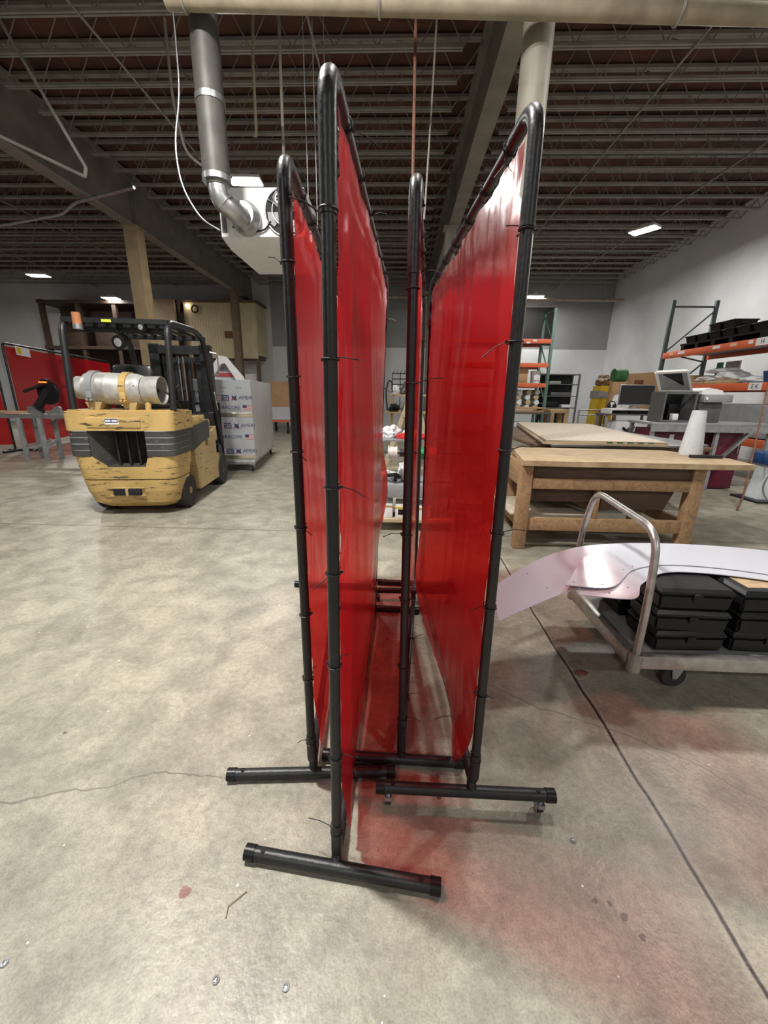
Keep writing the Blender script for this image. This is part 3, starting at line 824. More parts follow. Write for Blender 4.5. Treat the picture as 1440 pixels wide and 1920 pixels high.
# hood band above
mb = MB().prism(plan(.575, -.425, .22, .09), .995, 1.20, top=plan(.58, -.415, .22, .09))
mb.prism(plan(.55, -.38, .20, .08), 1.20, 1.215)
mb.bb(-.32, .24, -.436, -.415, 1.03, 1.14, .006)
mb.build('hood', M['yellow'], FK)
st = MB().bb(-.125, .02, -.4395, -.4365, 1.065, 1.13).build('nameplate', M['sticker'], FK)
MB().bb(-.120, .015, -.4405, -.4395, 1.085, 1.126).build('plate_band', M['print_navy'], st)
MB().bb(-.113, -.058, -.4412, -.4405, 1.096, 1.115).bb(-.048, .008, -.4412, -.4405, 1.096, 1.115).build('plate_print', M['sticker'], st)
# rear side shell and engine cover
for s in (-1, 1):
    mb = MB()
    mb.prism([(.16, .715), (.86, .80), (.90, 1.0), (.86, 1.045), (.16, .995)], s * .49, s * .562, 'yz')
    for k in range(7): mb.box((s * .564, .25, .78 + k * .028), (.012, .055, .008))
    mb.build('engine_panel', M['charcoal'], FK)
mb = MB().bb(-.55, .55, .22, .78, 1.0, 1.12, .015).bb(-.50, .50, .78, 1.15, .95, 1.04, .012)
mb.build('engine_cover', M['yellow'], FK)
# chassis
mb = MB()
side = [(.26, .55), (.26, .70), (.72, .775), (.72, .69), (.84, .69), (.84, .80), (1.28, .93), (1.28, .72), (1.19, .72), (1.19, .52), (1.30, .52), (1.28, .30), (1.20, .16), (.36, .16), (.30, .44)]
for s in (-1, 1): mb.prism(side, s * .40, s * .545, 'yz')
mb.bb(-.41, .41, .30, 1.45, .22, .62)
mb.bb(-.44, .44, .1, .5, .575, .70)
mb.build('chassis', M['yellow_dull'], FK)
mb = MB().bb(-.44, .44, -.05, .30, .18, .56).bb(-.50, .50, .78, 1.62, .62, .66)
mb.bb(-.48, .48, 1.40, 1.62, .62, 1.12, .02)
mb.build('underframe', M['dark'], FK)
# wheels
def fwheel(x, y, r, w, lab):
    s = 1 if x > 0 else -1
    wh = MB().lathe([(r * .62, -w / 2), (r * .94, -w / 2), (r, -w * .36), (r, w * .36), (r * .94, w / 2), (r * .62, w / 2)], (x, y, r), (1, 0, 0), 32).build('wheel', M['rubber'], FK)
    MB().lathe([(r * .60, -w * .42), (r * .62, w * .45), (r * .52, w * .45), (r * .42, w * .30), (r * .24, w * .30), (r * .22, w * .5), (.0, w * .5)], (x, y, r), (s, 0, 0), 24).build('hub', M['yellow_dull'], wh)
for s in (-1, 1):
    fwheel(s * .45, 0.03, .215, .15, '')
    fwheel(s * .475, 1.44, .25, .16, '')
# gas tank lying across the back
tz, ty = 1.44, -.10
mb = MB()
prof = [(.10, -.50), (.128, -.495), (.130, -.42), (.125, -.40), (.168, -.375), (.180, -.33), (.182, -.12), (.185, -.115), (.185, -.105), (.182, -.10), (.182, .20), (.168, .255), (.150, .28)]
mb.lathe([(a_ * .97, b_ * .94) for a_, b_ in prof], (-.06, ty, tz), (1, -.04, -.02), 32)
tk = mb.build('gas_tank', M['tank'], FK)
ax = Vector((1, -.04, -.02)).normalized(); c0 = Vector((-.06, ty, tz))
mb = MB(); d = ax; a = d.orthogonal().normalized(); b2 = d.cross(a)
seg = 36; vs = []                                # open collar with a hand hole round the valve
for rr in (.150, .140):
    for z in (.275, .46):
        for i in range(seg):
            t_ = 2 * PI * i / seg
            k = 1.0 + (0.05 if z > .4 else 0)
            vs.append(c0 + d * z + (a * math.cos(t_) + b2 * math.sin(t_)) * rr * k)
fs = []
for i in range(seg):
    j = (i + 1) % seg
    fs += [(i, j, seg + j, seg + i), (2 * seg + i, 2 * seg + j, 3 * seg + j, 3 * seg + i), (seg + i, seg + j, 3 * seg + j, 3 * seg + i)]
mb._add(vs, fs)
mb.build('collar', M['tank'], tk)
mb = MB().cyl(c0 + d * .28, c0 + d * .36, .035, seg=14).cyl(c0 + d * .36, c0 + d * .42, .022, seg=10).box(c0 + d * .40, (.03, .09, .03), bev=.005)
mb.build('valve', M['steel_dark'], tk)
for k, m_ in ((-.26, 'grey'), (.10, 'yellow')):
    mb = MB().lathe([(.188, -.035), (.194, -.035), (.194, .035), (.188, .035)], c0 + d * k, d, 32)
    mb.box(c0 + d * k + Vector((0, -.19, -.07)), (.06, .035, .07), bev=.006).cyl(c0 + d * k + Vector((-.02, -.215, -.12)), c0 + d * k + Vector((-.02, -.17, -.12)), .012, seg=8).cyl(c0 + d * k + Vector((.02, -.215, -.12)), c0 + d * k + Vector((.02, -.17, -.12)), .012, seg=8)
    mb.build('strap', M[m_], tk)
MB().box(c0 + Vector((.20, -.183, .06)), (.05, .004, .045), (.3, .5, 0)).build('warning_label', M['sticker'], tk)
mb = MB()
for x in (-.32, .06):
    mb.prism([(x - .09, 1.30), (x + .09, 1.30), (x + .05, 1.21), (x - .05, 1.21)], ty - .12, ty + .12, 'xz')
mb.build('tank_cradle', M['yellow_dull'], FK)
MB().cyl((.26, -.22, 1.21), (.26, -.22, 1.29), .032, seg=14).cyl((.26, -.22, 1.29), (.26, -.22, 1.30), .02, seg=10).build('hose_fitting', M['yellow'], FK)
MB().tube(fillet([(.42, -.10, 1.42), (.50, -.12, 1.36), (.56, -.05, 1.25), (.40, .05, 1.24), (.20, .04, 1.23)], .06), .014, 8).build('gas_hose', M['rubber'], FK)
# seat
mb = MB().box((-.06, .50, 1.20), (.48, .46, .13), (.05, 0, 0), .04)
se = mb.build('seat', M['seat'], FK)
MB().box((-.06, .24, 1.50), (.46, .11, .46), (-.12, 0, 0), .045).build('seat_back', M['seat'], FK)
# steering column and levers
mb = MB().cyl((-.06, 1.32, 1.08), (-.06, 1.14, 1.46), .028, seg=10).box((-.06, 1.36, 1.15), (.5, .12, .28), (.2, 0, 0), .02)
mb.build('steering_column', M['black_matt'], FK)
mb = MB().torus((-.06, 1.12, 1.49), (0, -.42, .9), .17, .014, 28, 8)
for k in range(3):
    a_ = k * 2 * PI / 3
    mb.cyl((-.06, 1.12, 1.48), (-.06 + .165 * math.cos(a_), 1.12 + .165 * math.sin(a_) * .9, 1.49 + .165 * math.sin(a_) * .42), .008, seg=6)
mb.build('steering_wheel', M['black_matt'], FK)
for k in range(3):
    MB().cyl((.22 + k * .06, 1.34, 1.2), (.24 + k * .06, 1.24, 1.42), .006, seg=6).ball((.24 + k * .06, 1.235, 1.43), .018).build('lever', M['black_matt'], FK)
# overhead guard
r_ = .034
GZ = 2.16
for s in (-1, 1):
    pts = fillet([(s * .535, -.24, 1.16), (s * .545, -.14, GZ), (s * .52, .85, GZ + .05), (s * .50, 1.22, GZ - .02), (s * .52, 1.60, .62)], [0, .16, .3, .14, 0], n=8)
    MB().tube(pts, .036, 10).build('guard_post', M['black'], FK)
mb = MB().bar((-.55, -.10, GZ + .0), (.55, -.10, GZ + .0), .075, .05)
mb.bar((-.53, 1.22, GZ - .01), (.53, 1.22, GZ - .01), .06, .05)
mb.bar((-.53, .02, GZ - .06), (.53, .02, GZ - .06), .02, .09)
for k in range(7):
    x = -.39 + k * .13
    mb.bar((x, -.08, GZ + .02), (x, 1.22, GZ + .02), .045, .02)
mb.build('guard_roof', M['black'], FK)
MB().box((-.08, -.147, GZ - .005), (.10, .003, .028)).build('lime_label', M['lime'], FK)
# beacon, lamps, grab handles
MB().cyl((-.37, -.16, GZ - .10), (-.37, -.16, GZ - .05), .048, seg=16).build('beacon_base', M['galv'], FK)
MB().cyl((-.37, -.16, GZ - .05), (-.37, -.16, GZ + .065), .044, .040, seg=18).build('beacon', M['amber'], FK)
for (x, z, r2) in ((-.0, GZ - .22, .075), (.26, GZ - .055, .048)):
    lp = MB().lathe([(.02, -.09), (r2 * .8, -.06), (r2, -.01), (r2, .01), (r2 * .93, .012)], (x, -.12, z), (-.2, -1, -.1), 20).build('work_lamp', M['black_matt'], FK)
    MB().lathe([(r2 * .92, .004), (r2 * .6, .012), (0, .016)], (x, -.12, z), (-.2, -1, -.1), 18).build('lens', M['lens'], lp)
    MB().bar((x, -.08, z), (x - .02, -.05, GZ - .02), .02, .02).build('bracket', M['black_matt'], lp)
MB().tube(fillet([(.56, 1.28, 1.98), (.66, 1.30, 1.96), (.66, 1.32, 1.68), (.57, 1.34, 1.66)], .03), .011, 8).build('mirror_bracket', M['galv'], FK)
MB().tube(fillet([(.53, 1.42, 1.42), (.55, 1.36, 1.42), (.56, 1.42, 1.16), (.54, 1.48, 1.16)], .03), .010, 8).build('grab_handle', M['galv'], FK)
# mast
mb = MB()
for s in (-1, 1):
    mb.bb(s * .30, s * .44, 1.66, 1.70, .10, 2.12); mb.bb(s * .30, s * .44, 1.80, 1.84, .10, 2.12); mb.bb(s * .42, s * .44, 1.70, 1.80, .10, 2.12)
mb.bb(-.44, .44, 1.66, 1.70, 1.98, 2.10); mb.bb(-.44, .44, 1.66, 1.70, .30, .42)
mb.build('mast', M['steel_dark'], FK)
mb = MB()
for s in (-1, 1):
    mb.bb(s * .20, s * .285, 1.72, 1.76, .10, 2.05); mb.bb(s * .265, s * .285, 1.76, 1.82, .10, 2.05)
mb.bb(-.28, .28, 1.72, 1.76, 1.86, 1.93); mb.bb(-.28, .28, 1.72, 1.76, 1.05, 1.12); mb.bb(-.28, .28, 1.72, 1.76, 2.0, 2.07)
for k in range(4): mb.bb(-.20 + k * .13, -.17 + k * .13, 1.70, 1.72, 1.88, 2.06)
mb.build('inner_mast', M['steel_dark'], FK)
MB().cyl((-.10, 1.74, .12), (-.10, 1.74, 1.85), .030, seg=12).cyl((.10, 1.74, .12), (.10, 1.74, 1.95), .026, seg=12).build('lift_cylinder', M['steel_dark'], FK)
mb = MB()
for x in (-.04, .03): mb.box((x, 1.71, 1.2), (.016, .008, 1.5))
mb.build('lift_chain', M['galv'], FK)
mb = MB().bb(-.46, .46, 1.88, 1.92, .18, .26).bb(-.46, .46, 1.88, 1.92, .52, .60)
for k in range(5): mb.bb(-.46 + k * .2225, -.43 + k * .2225, 1.89, 1.915, .26, 1.25)
mb.bb(-.46, .46, 1.89, 1.915, 1.22, 1.26)
mb.build('carriage', M['steel_dark'], FK)

# ------------------------------------------------------------------ cart of silver panels in front of it
PC = thing('panel_cart', 'low steel cart on casters carrying the tall pack of silver panels', 'cart', (-2.66, 7.36, 0), math.radians(9))
W, Ln = .98, 2.45                                # pack runs from x=-W..0, y=0..Ln in the cart's own frame
mb = MB().bb(-W, -.01, .0, Ln, .165, .21, .005).bb(-W, -.01, -.015, .03, .14, .205, .004)
mb.build('deck', M['galv'], PC)
for x in (-.08, -W + .08):
    for y_ in (.10, Ln - .12):
        cs = MB().box((x, y_, .135), (.07, .09, .06), bev=.006).bb(x - .03, x - .024, y_ - .03, y_ + .04, .05, .13).bb(x + .024, x + .03, y_ - .03, y_ + .04, .05, .13).build('caster', M['galv'], PC)
        MB().cyl((x - .02, y_ + .01, .062), (x + .02, y_ + .01, .062), .061, seg=18).build('wheel', M['rubber'], cs)
PK = thing('panel_pack', 'tall pack of silver panels in printed protective film on a caster cart', 'panels', (-2.66, 7.36, 0), math.radians(9))
sheets = MB()
for k in range(7): sheets.bb(-W + k * W / 7 + .002, -W + (k + 1) * W / 7 - .002, .004, Ln - .01, .213, 1.64 - .004 * (k % 3), .004)
sheets.build('panel_stack', M['acm_edge'], PK)
mb = MB().bb(-W, 0, -.004, .004, .30, 1.635).build('film_front', M['acm_print'], PK)
for z0, z1 in ((.245, .31), (1.00, 1.075)):
    MB().bb(-W - .002, .003, -.010, -.004, z0, z1, .002).build('foil_strip', M['gold'], PK)
def flag(x, z, w_=.13, h_=.095):
    fl = MB().bb(x, x + w_, -.0055, -.004, z, z + h_).build('flag_print', M['sticker'], PK)
    mb = MB()
    for k in range(4): mb.bb(x, x + w_, -.0062, -.0055, z + k * h_ / 3.5, min(z + h_, z + k * h_ / 3.5 + h_ / 7))
    mb.build('stripe', M['print_red'], fl)
    MB().bb(x, x + w_ * .45, -.0068, -.0055, z + h_ * .42, z + h_).build('canton', M['print_navy'], fl)
def stamp(x, z, w_=.13, h_=.095):
    b_ = MB().bb(x, x + w_, -.0055, -.004, z, z + h_).build('stamp_print', M['print_navy'], PK)
    text('lettering', 'MADE IN', .030, (x + w_ / 2, -.0058, z + h_ * .72), (PI / 2, 0, 0), M['sticker'], b_)
    text('lettering', 'USA', .055, (x + w_ / 2, -.0058, z + h_ * .32), (PI / 2, 0, 0), M['sticker'], b_)
def eagle(x, z):
    mb = MB().prism([(x, z), (x + .045, z + .01), (x + .10, z + .0), (x + .085, z + .055), (x + .10, z + .095), (x + .055, z + .07), (x + .01, z + .095), (x + .02, z + .05)], -.0055, -.004, 'xz')
    e_ = mb.build('eagle_print', M['print_navy'], PK)
    MB().prism([(x, z), (x + .045, z + .01), (x + .04, z + .03), (x + .01, z + .03)], -.006, -.0055, 'xz').build('red_tip', M['print_red'], e_)
for z in (1.285, .80, .34):
    flag(-.66, z); stamp(-.51, z); eagle(-.345, z)
    text('lettering', 'AMERI', .088, (-.215, -.0055, z + .05), (PI / 2, 0, 0), M['print_navy'], PK, 'LEFT')
for z in (1.125, .605):
    text('lettering', 'MERACORE', .080, (-.41, -.0055, z + .04), (PI / 2, 0, 0), M['print_navy'], PK)
    flag(-.155, z, .15, .085); flag(-.90, z, .15, .085)
for x in (-.47, -.20):
    text('lettering', '>>>', .06, (x, -.0055, 1.50), (PI / 2, 0, 0), M['print_navy'], PK)
# ------------------------------------------------------------------ saw station on the left
TS = thing('saw_table', 'long steel roller table with square legs under the cutoff saw', 'table', (-7.5, 8.25, 0), 0)
mb = MB().bb(-10.2, -6.2, 8.06, 8.10, .86, .95).bb(-10.2, -6.2, 8.42, 8.46, .86, .95)
for k in range(24): mb.cyl((-10.1 + k * .165, 8.10, .925), (-10.1 + k * .165, 8.42, .925), .022, seg=8)
mb.build('roller_frame', M['galv'], TS, world=True)
MB().bb(-10.2, -6.2, 8.48, 8.56, .90, .985, .004).build('fence_board', M['lumber'], TS, world=True)
for x in (-9.7, -7.75, -7.32, -6.4):
    for y_ in (8.08, 8.44): MB().bb(x - .04, x + .04, y_ - .03, y_ + .03, 0, .87, .006).build('leg', M['grey'], TS, world=True)
mb = MB().bar((-7.75, 8.08, .3), (-7.75, 8.44, .3), .04, .05).bar((-7.32, 8.08, .25), (-7.32, 8.44, .4), .04, .05).bar((-7.75, 8.26, .2), (-7.32, 8.26, .42), .04, .05)
mb.build('stretcher', M['grey'], TS, world=True)
SW = thing('cutoff_saw', 'dark abrasive cutoff saw with a round blade guard on the roller table', 'saw', (-7.25, 8.26, .95), 0)
mb = MB().lathe([(.0, -.03), (.24, -.03), (.245, 0), (.24, .03), (0, .03)], (-7.16, 8.26, 1.37), (.15, 1, 0), 32)
mb.build('blade_guard', M['black_matt'], SW, world=True)
MB().bar((-7.50, 8.28, 1.05), (-7.16, 8.28, 1.40), .10, .12).bb(-7.58, -7.42, 8.18, 8.38, .948, 1.10, .01).bar((-7.62, 8.2, 1.38), (-7.2, 8.2, 1.52), .04, .05).build('arm', M['dark'], SW, world=True)
MB().cyl((-7.34, 8.30, 1.28), (-7.34, 8.50, 1.28), .09, seg=18).build('motor', M['steel_dark'], SW, world=True)
MB().bb(-7.24, -7.10, 8.2, 8.3, 1.58, 1.63, .01).tube([(-7.2, 8.25, 1.5), (-7.18, 8.25, 1.6)], .02, 8).build('handle', M['black_matt'], SW, world=True)
MB().bb(-7.26, -7.12, 8.18, 8.32, 1.555, 1.582, .006).build('orange_light', M['orange_lamp'], SW, world=True)
mb = MB()
for s in (-1, 1):
    mb.prism([(-7.20 + s * .05, .952), (-7.20 + s * .34, .952), (-7.20 + s * .34, 1.09), (-7.20 + s * .24, 1.10), (-7.20 + s * .18, 1.04)], 8.10, 8.16, 'xz')
mb.build('fence', M['galv'], SW, world=True)
BT = thing('spray_bottle', 'small white bottle standing on the fence board beside the saw', 'bottle', (-6.93, 8.52, .985))
MB().lathe([(.0, 0), (.045, 0), (.047, .02), (.047, .16), (.03, .20), (.02, .215), (0, .215)], (0, 0, 0), (0, 0, 1), 18).build('bottle_body', M['white'], BT)
MB().lathe([(.018, .215), (.018, .255), (.008, .27), (0, .27)], (0, 0, 0), (0, 0, 1), 12).build('cap', M['grey'], BT)

# the long red screens behind the saw
def wall_screen(label, a, b_, h, cells, sticker=False):
    t = thing('shop_screen', label, 'screen', (a[0], a[1], 0))
    A = Vector((a[0], a[1], 0)); B = Vector((b_[0], b_[1], 0)); d = (B - A).normalized(); n = Vector((d.y, -d.x, 0))
    L = (B - A).length; Z = Vector((0, 0, 1))
    MB().tube(fillet([A + Z * .06, A + Z * h, B + Z * h, B + Z * .06], [0, .12, .12, 0]), .024, 10).build('frame', M['black'], t, world=True)
    for e in (A, B): MB().cyl(e - n * .35 + Z * .028, e + n * .35 + Z * .028, .026, seg=12).build('foot_bar', M['black'], t, world=True)
    def F(s, q):
        return A + d * (.05 + s * (L - .1)) + Z * (.16 + q * (h - .22)) + n * (.03 * math.sin(s * 9) * (1 - q) + .03 * math.sin(s * 23 + q * 3) * .5 + .04 * (1 - q) * math.sin(s * 4))
    MB().grid(F, 60, 20).build('vinyl_sheet', M['film'], t, world=True, smooth=3.1, fix=False)
    if sticker:
        p = A + d * .35 + Z * (h - .22) + n * .06
        k = MB().prism([(0, 0), (.55, -.02), (.55, .18), (0, .20)], -.002, .002, 'xz').build('warning_label', M['sticker'], t)
        k.matrix_local = world_of(t).inverted() @ (Matrix.Translation(p) @ Matrix.Rotation(math.atan2(d.y, d.x), 4, 'Z'))
        k2 = MB().prism([(.03, .03), (.2, .02), (.2, .16), (.03, .17)], -.004, .004, 'xz').build('yellow_square', M['haz_yellow'], k)
    return t
wall_screen('long red shop screen with a yellow and white label on its top corner', (-8.95, 9.35), (-10.5, 15.0), 2.42, 4, True)
wall_screen('red shop screen cut off by the edge, behind the end of the roller table', (-11.6, 9.0), (-9.12, 9.25), 2.42, 2)

# old wooden storage bay behind the forklift
SB = thing('storage_bay', 'dark old wooden storage loft with open bays beyond the forklift', 'storage', (-12, 17.3, 0))
mb = MB().bb(-14.6, -8.9, 18.3, 18.4, 0, 5.0)
mb.build('back_boards', M['dark_wood'], SB, world=True)
for x in (-14.5, -13.0, -11.5, -10.2, -8.95): MB().bb(x - .08, x + .08, 17.2, 17.36, 0, 4.9).build('post', M['dark_wood'], SB, world=True)
for z in (1.5, 3.05, 4.75): MB().bb(-14.6, -8.9, 17.15, 18.4, z, z + .12).build('shelf', M['dark_wood'], SB, world=True)
for k, (x, z) in enumerate(((-13.7, 3.18), (-12.2, 3.18), (-10.8, 3.18), (-12.4, 1.63), (-10.9, 1.63))):
    o = MB().bb(x - .45, x + .45, 17.5, 18.2, z, z + .55 + .1 * (k % 3), .02).build('crate', M['dark_wood'])
    tag(o, ['brown crate high in the wooden storage loft, farthest toward the grey wall', 'brown crate on the upper loft shelf above another crate', 'brown crate on the upper loft shelf nearest the corrugated room', 'brown crate on the lower loft shelf, middle bay', 'brown crate on the lower loft shelf nearest the corrugated room'][k], 'crate', 'crates in the wooden loft')
MB().bb(-9.9, -8.95, 17.05, 17.16, 2.9, 4.9).build('plywood_panel', M['tan'], SB, world=True)

# corrugated room
CR = thing('corrugated_room', 'beige corrugated metal room raised above an open bay beside the loft', 'room', (-7, 17.4, 0))
def corr(p0, p1, z0, z1, n_):
    mb = MB(); A = Vector(p0); B = Vector(p1); d = (B - A).normalized(); nn = Vector((d.y, -d.x, 0)); L = (B - A).length
    cnt = int(L / .11)
    for k in range(cnt): mb.bar(A + d * (k + .5) * L / cnt + Vector((0, 0, z0)), A + d * (k + .5) * L / cnt + Vector((0, 0, z1)), .05, .05, nn)
    mb.bar(A + Vector((0, 0, (z0 + z1) / 2)), B + Vector((0, 0, (z0 + z1) / 2)), .04, z1 - z0)
    return mb
corr((-8.75, 17.4, 0), (-5.85, 17.4, 0), 2.78, 4.85, 1).build('front_cladding', M['corr'], CR, world=True, smooth=0)
corr((-5.85, 17.4, 0), (-5.85, 18.55, 0), 2.9, 4.85, 1).build('side_cladding', M['corr'], CR, world=True, smooth=0)
MB().bb(-8.8, -5.75, 17.35, 18.55, 4.85, 4.95).bb(-8.75, -5.9, 17.45, 18.5, 2.78, 2.85).build('roof', M['brown_wood'], CR, world=True)
for x in (-8.7, -5.9): MB().bb(x - .06, x + .06, 17.4, 17.52, 0, 2.8).build('post', M['brown_wood'], CR, world=True)
MB().bb(-7.15, -6.8, 17.32, 17.36, 3.55, 3.80).build('wall_sign', M['brown_sign'], CR, world=True)
MB().torus((-8.25, 17.3, 4.6), (0, 1, 0), .13, .03, 20, 8).build('hose_coil', M['rubber'], CR, world=True)
MB().ball((-8.55, 17.28, 4.72), .06).build('wall_bulb', M['bulb'], CR, world=True)
o = MB().bb(-8.6, -6.2, 17.9, 18.3, .02, 2.2).build('stored_board', M['white'])
tag(o, 'large white board standing under the corrugated room', 'board')

# white moulded panel with a red stripe behind the silver pack
WP = thing('moulded_panel', 'white moulded panel with a dark red stripe rising behind the silver pack', 'panel', (-5.0, 12.0, 0))
mb = MB()
mb.prism([(-5.75, .5), (-5.72, 1.9), (-5.42, 2.05), (-5.15, 2.42), (-4.95, 2.40), (-4.5, 1.86), (-4.45, 1.70), (-4.62, 1.66), (-4.98, 2.22), (-5.1, 2.2), (-5.35, 1.85), (-5.30, 1.60), (-5.0, 1.45), (-4.9, .5)], 11.9, 12.0, 'xz')
mb.build('shell', M['white'], WP, world=True)
MB().bb(-5.35, -4.66, 12.02, 12.06, .6, 2.0).build('inner_face', M['acm'], WP, world=True)
MB().bb(-5.30, -4.70, 12.0, 12.02, 1.86, 1.97).build('red_stripe', M['print_red'], WP, world=True)
mb = MB().bb(-5.7, -5.64, 11.85, 12.1, 0, .55).bb(-5.0, -4.94, 11.85, 12.1, 0, .55).bb(-5.75, -4.85, 11.8, 12.15, .0, .05)
mb.build('stand', M['brown_wood'], WP, world=True)

# platform truck with plywood and a white sheet
LC = thing('platform_truck', 'low red-edged platform truck beyond the silver pack', 'cart', (-4.4, 15.2, 0))
MB().bb(-5.0, -3.9, 14.8, 16.0, .42, .50, .01).build('deck', M['grey'], LC, world=True)
MB().bb(-5.02, -3.88, 14.77, 14.80, .42, .49).build('red_edge', M['orange'], LC, world=True)
for x in (-4.8, -4.1):
    for y_ in (14.95, 15.8): MB().cyl((x - .03, y_, .10), (x + .03, y_, .10), .10, seg=16).bb(x - .03, x + .03, y_ - .05, y_ + .05, .18, .42).build('caster', M['rubber'], LC, world=True)
o = MB().prism([(14.85, .505), (15.65, .93), (15.66, .91), (14.87, .50)], -4.98, -3.98, 'yz').build('white_sheet', M['acm'])
tag(o, 'white sheet lying tilted on the low platform truck', 'sheet')
o = MB().bb(-5.1, -4.0, 15.70, 15.73, .505, 1.85).build('plywood_board', M['carton'])
tag(o, 'plywood board standing upright on the low platform truck', 'board')

# ------------------------------------------------------------------ unit heater and its flue
HT = thing('unit_heater', 'white gas unit heater hung from the roof with a fan on its face', 'heater', (-1.53, 5.5, 3.3))
x0, x1, z0, z1, yf, yb = -2.0, -1.07, 3.06, 3.52, 5.0, 5.62
mb = MB().bb(x0, x1, yf, yb, z0, z1, .008)
mb.build('cabinet', M['white'], HT, world=True)
mb = MB()
lo = [(x0, yf), (x1, yf), (x1, yb + .35), (x0, yb + .35)]
hi = [(x0 + .16, yf + .12), (x1 - .05, yf + .12), (x1 - .05, yb + .3), (x0 + .16, yb + .3)]
mb.prism([(x0 + .05, yf + .12), (x1 - .03, yf + .12), (x1 - .03, yb + .45), (x0 + .05, yb + .45)], z0 - .09, z0, top=lo)
mb.build('outlet_hood', M['white'], HT, world=True)
fx, fz = -1.27, 3.29
MB().cyl((fx, yf - .002, fz), (fx, yf - .006, fz), .225, seg=36).build('fan_opening', M['dark'], HT, world=True)
mb = MB().torus((fx, yf - .012, fz), (0, 1, 0), .228, .008, 36, 6).torus((fx, yf - .05, fz), (0, 1, 0), .14, .004, 30, 5)
for k in range(3):
    a_ = k * 2 * PI / 3 + .5
    mb.cyl((fx + .05 * math.cos(a_), yf - .06, fz + .05 * math.sin(a_)), (fx + .225 * math.cos(a_), yf - .012, fz + .225 * math.sin(a_)), .006, seg=6)
mb.build('fan_guard', M['galv'], HT, world=True)
mb = MB()
for k in range(4):
    a_ = k * PI / 2 + .4
    mb.prism([(fx + r2 * math.cos(a_ + t_), fz + r2 * math.sin(a_ + t_)) for r2, t_ in ((.05, -.3), (.20, -.38), (.215, .1), (.19, .42), (.05, .4))], yf - .018, yf - .014, 'xz')
mb.build('fan_blades', M['grey'], HT, world=True)
mo = MB().cyl((fx - .02, yf - .14, fz + .07), (fx, yf - .02, fz + .05), .085, seg=24).build('fan_motor', M['dgrey'], HT, world=True)
mb = MB().torus((fx - .022, yf - .143, fz + .072), (0, 1, 0), .05, .008, 24, 6).cyl((fx - .022, yf - .150, fz + .072), (fx - .022, yf - .142, fz + .072), .02, seg=16)
for k in range(8):
    a_ = k * PI / 4
    mb.cyl((fx - .022, yf - .145, fz + .072), (fx - .022 + .05 * math.cos(a_), yf - .145, fz + .072 + .05 * math.sin(a_)), .004, seg=5)
mb.build('motor_vent', M['white'], mo, world=True)
MB().lathe([(.0, -.17), (.12, -.16), (.16, -.06), (.16, .0), (0, .0)], (-1.70, yf, 3.22), (0, 1, 0), 24).build('inducer_housing', M['galv'], HT, world=True)
MB().bb(-1.98, -1.93, yf - .01, yf, 3.10, 3.32, .002).build('control_plate', M['dgrey'], HT, world=True)
MB().tube(fillet([(-1.86, yf - .02, 3.15), (-1.75, yf - .03, 3.10), (-1.6, yf - .03, 3.10), (-1.5, yf - .02, 3.12), (-1.44, yf - .02, 3.2)], .05), .009, 6).build('wiring', M['black_matt'], HT, world=True)
FP = thing('flue_pipe', 'dull round metal flue pipe rising from the heater to the roof', 'pipe', (-1.9, 4.95, 3.4))
mb = MB().cyl((-1.85, 4.63, 3.44), (-1.85, 4.63, ZD), .128, seg=28)
for z in (4.7, 5.4): mb.cyl((-1.85, 4.63, z), (-1.85, 4.63, z + .03), .132, seg=28)
mb.build('flue_riser', M['duct'], FP, world=True)
for z in (3.40, 4.02): MB().cyl((-1.85, 4.63, z), (-1.85, 4.63, z + .05), .135, seg=28).build('flue_clamp', M['galv'], FP, world=True)
pts = fillet([(-1.85, 4.63, 3.44), (-1.84, 4.64, 3.26), (-1.73, 4.72, 3.19), (-1.70, 4.84, 3.19)], [0, .12, .06, 0], n=5)
mb = MB().tube(pts, .095, 20)
for p, q_ in ((Vector((-1.848, 4.632, 3.38)), Vector((0, 0, 1))), (Vector((-1.80, 4.665, 3.25)), Vector((.5, .35, -.6)))):
    mb.torus(p, q_, .100, .006, 24, 6)
mb.build('flue_elbow', M['galv'], FP, world=True)
# ------------------------------------------------------------------ wooden workbench
WB = thing('workbench', 'heavy old wooden workbench with a rough plank top and square legs', 'workbench', (2.1, 4.05, 0), math.radians(-1))
def wb(mb, name, mat, parent=WB): return mb.build(name, mat, parent, world=True)
mb = MB()
top = [(1.13, 3.65), (1.6, 3.640), (2.2, 3.645), (2.8, 3.635), (3.17, 3.65), (3.24, 4.05), (2.95, 4.62), (1.30, 4.66), (1.20, 4.1)]
mb.prism(top, .822, .870)
wb(mb, 'tabletop', M['bench_top'])
LX = [(1.19, 3.74), (2.74, 3.74), (1.30, 4.56), (2.74, 4.56)]
for x, y_ in LX: wb(MB().bb(x - .055, x + .055, y_ - .05, y_ + .05, 0, .822, .006), 'leg', M['bench'])
wb(MB().bb(1.25, 2.69, 3.70, 3.735, .60, .70, .004), 'front_apron', M['bench'])
wb(MB().bb(1.25, 2.69, 3.72, 3.76, .70, .82, .003), 'drawer_front', M['bench_dark'])
wb(MB().bb(1.25, 2.69, 4.55, 4.59, .60, .82, .004), 'back_apron', M['bench'])
for x in (1.19, 2.74): wb(MB().bb(x - .02, x + .02, 3.79, 4.51, .60, .82, .004).bb(x - .02, x + .02, 3.79, 4.51, .20, .31, .004), 'side_rail', M['bench'])
wb(MB().bb(1.245, 2.685, 3.71, 3.755, .19, .315, .005), 'front_stretcher', M['bench'])
wb(MB().bb(1.245, 2.685, 4.52, 4.565, .19, .315, .005), 'back_stretcher', M['bench'])
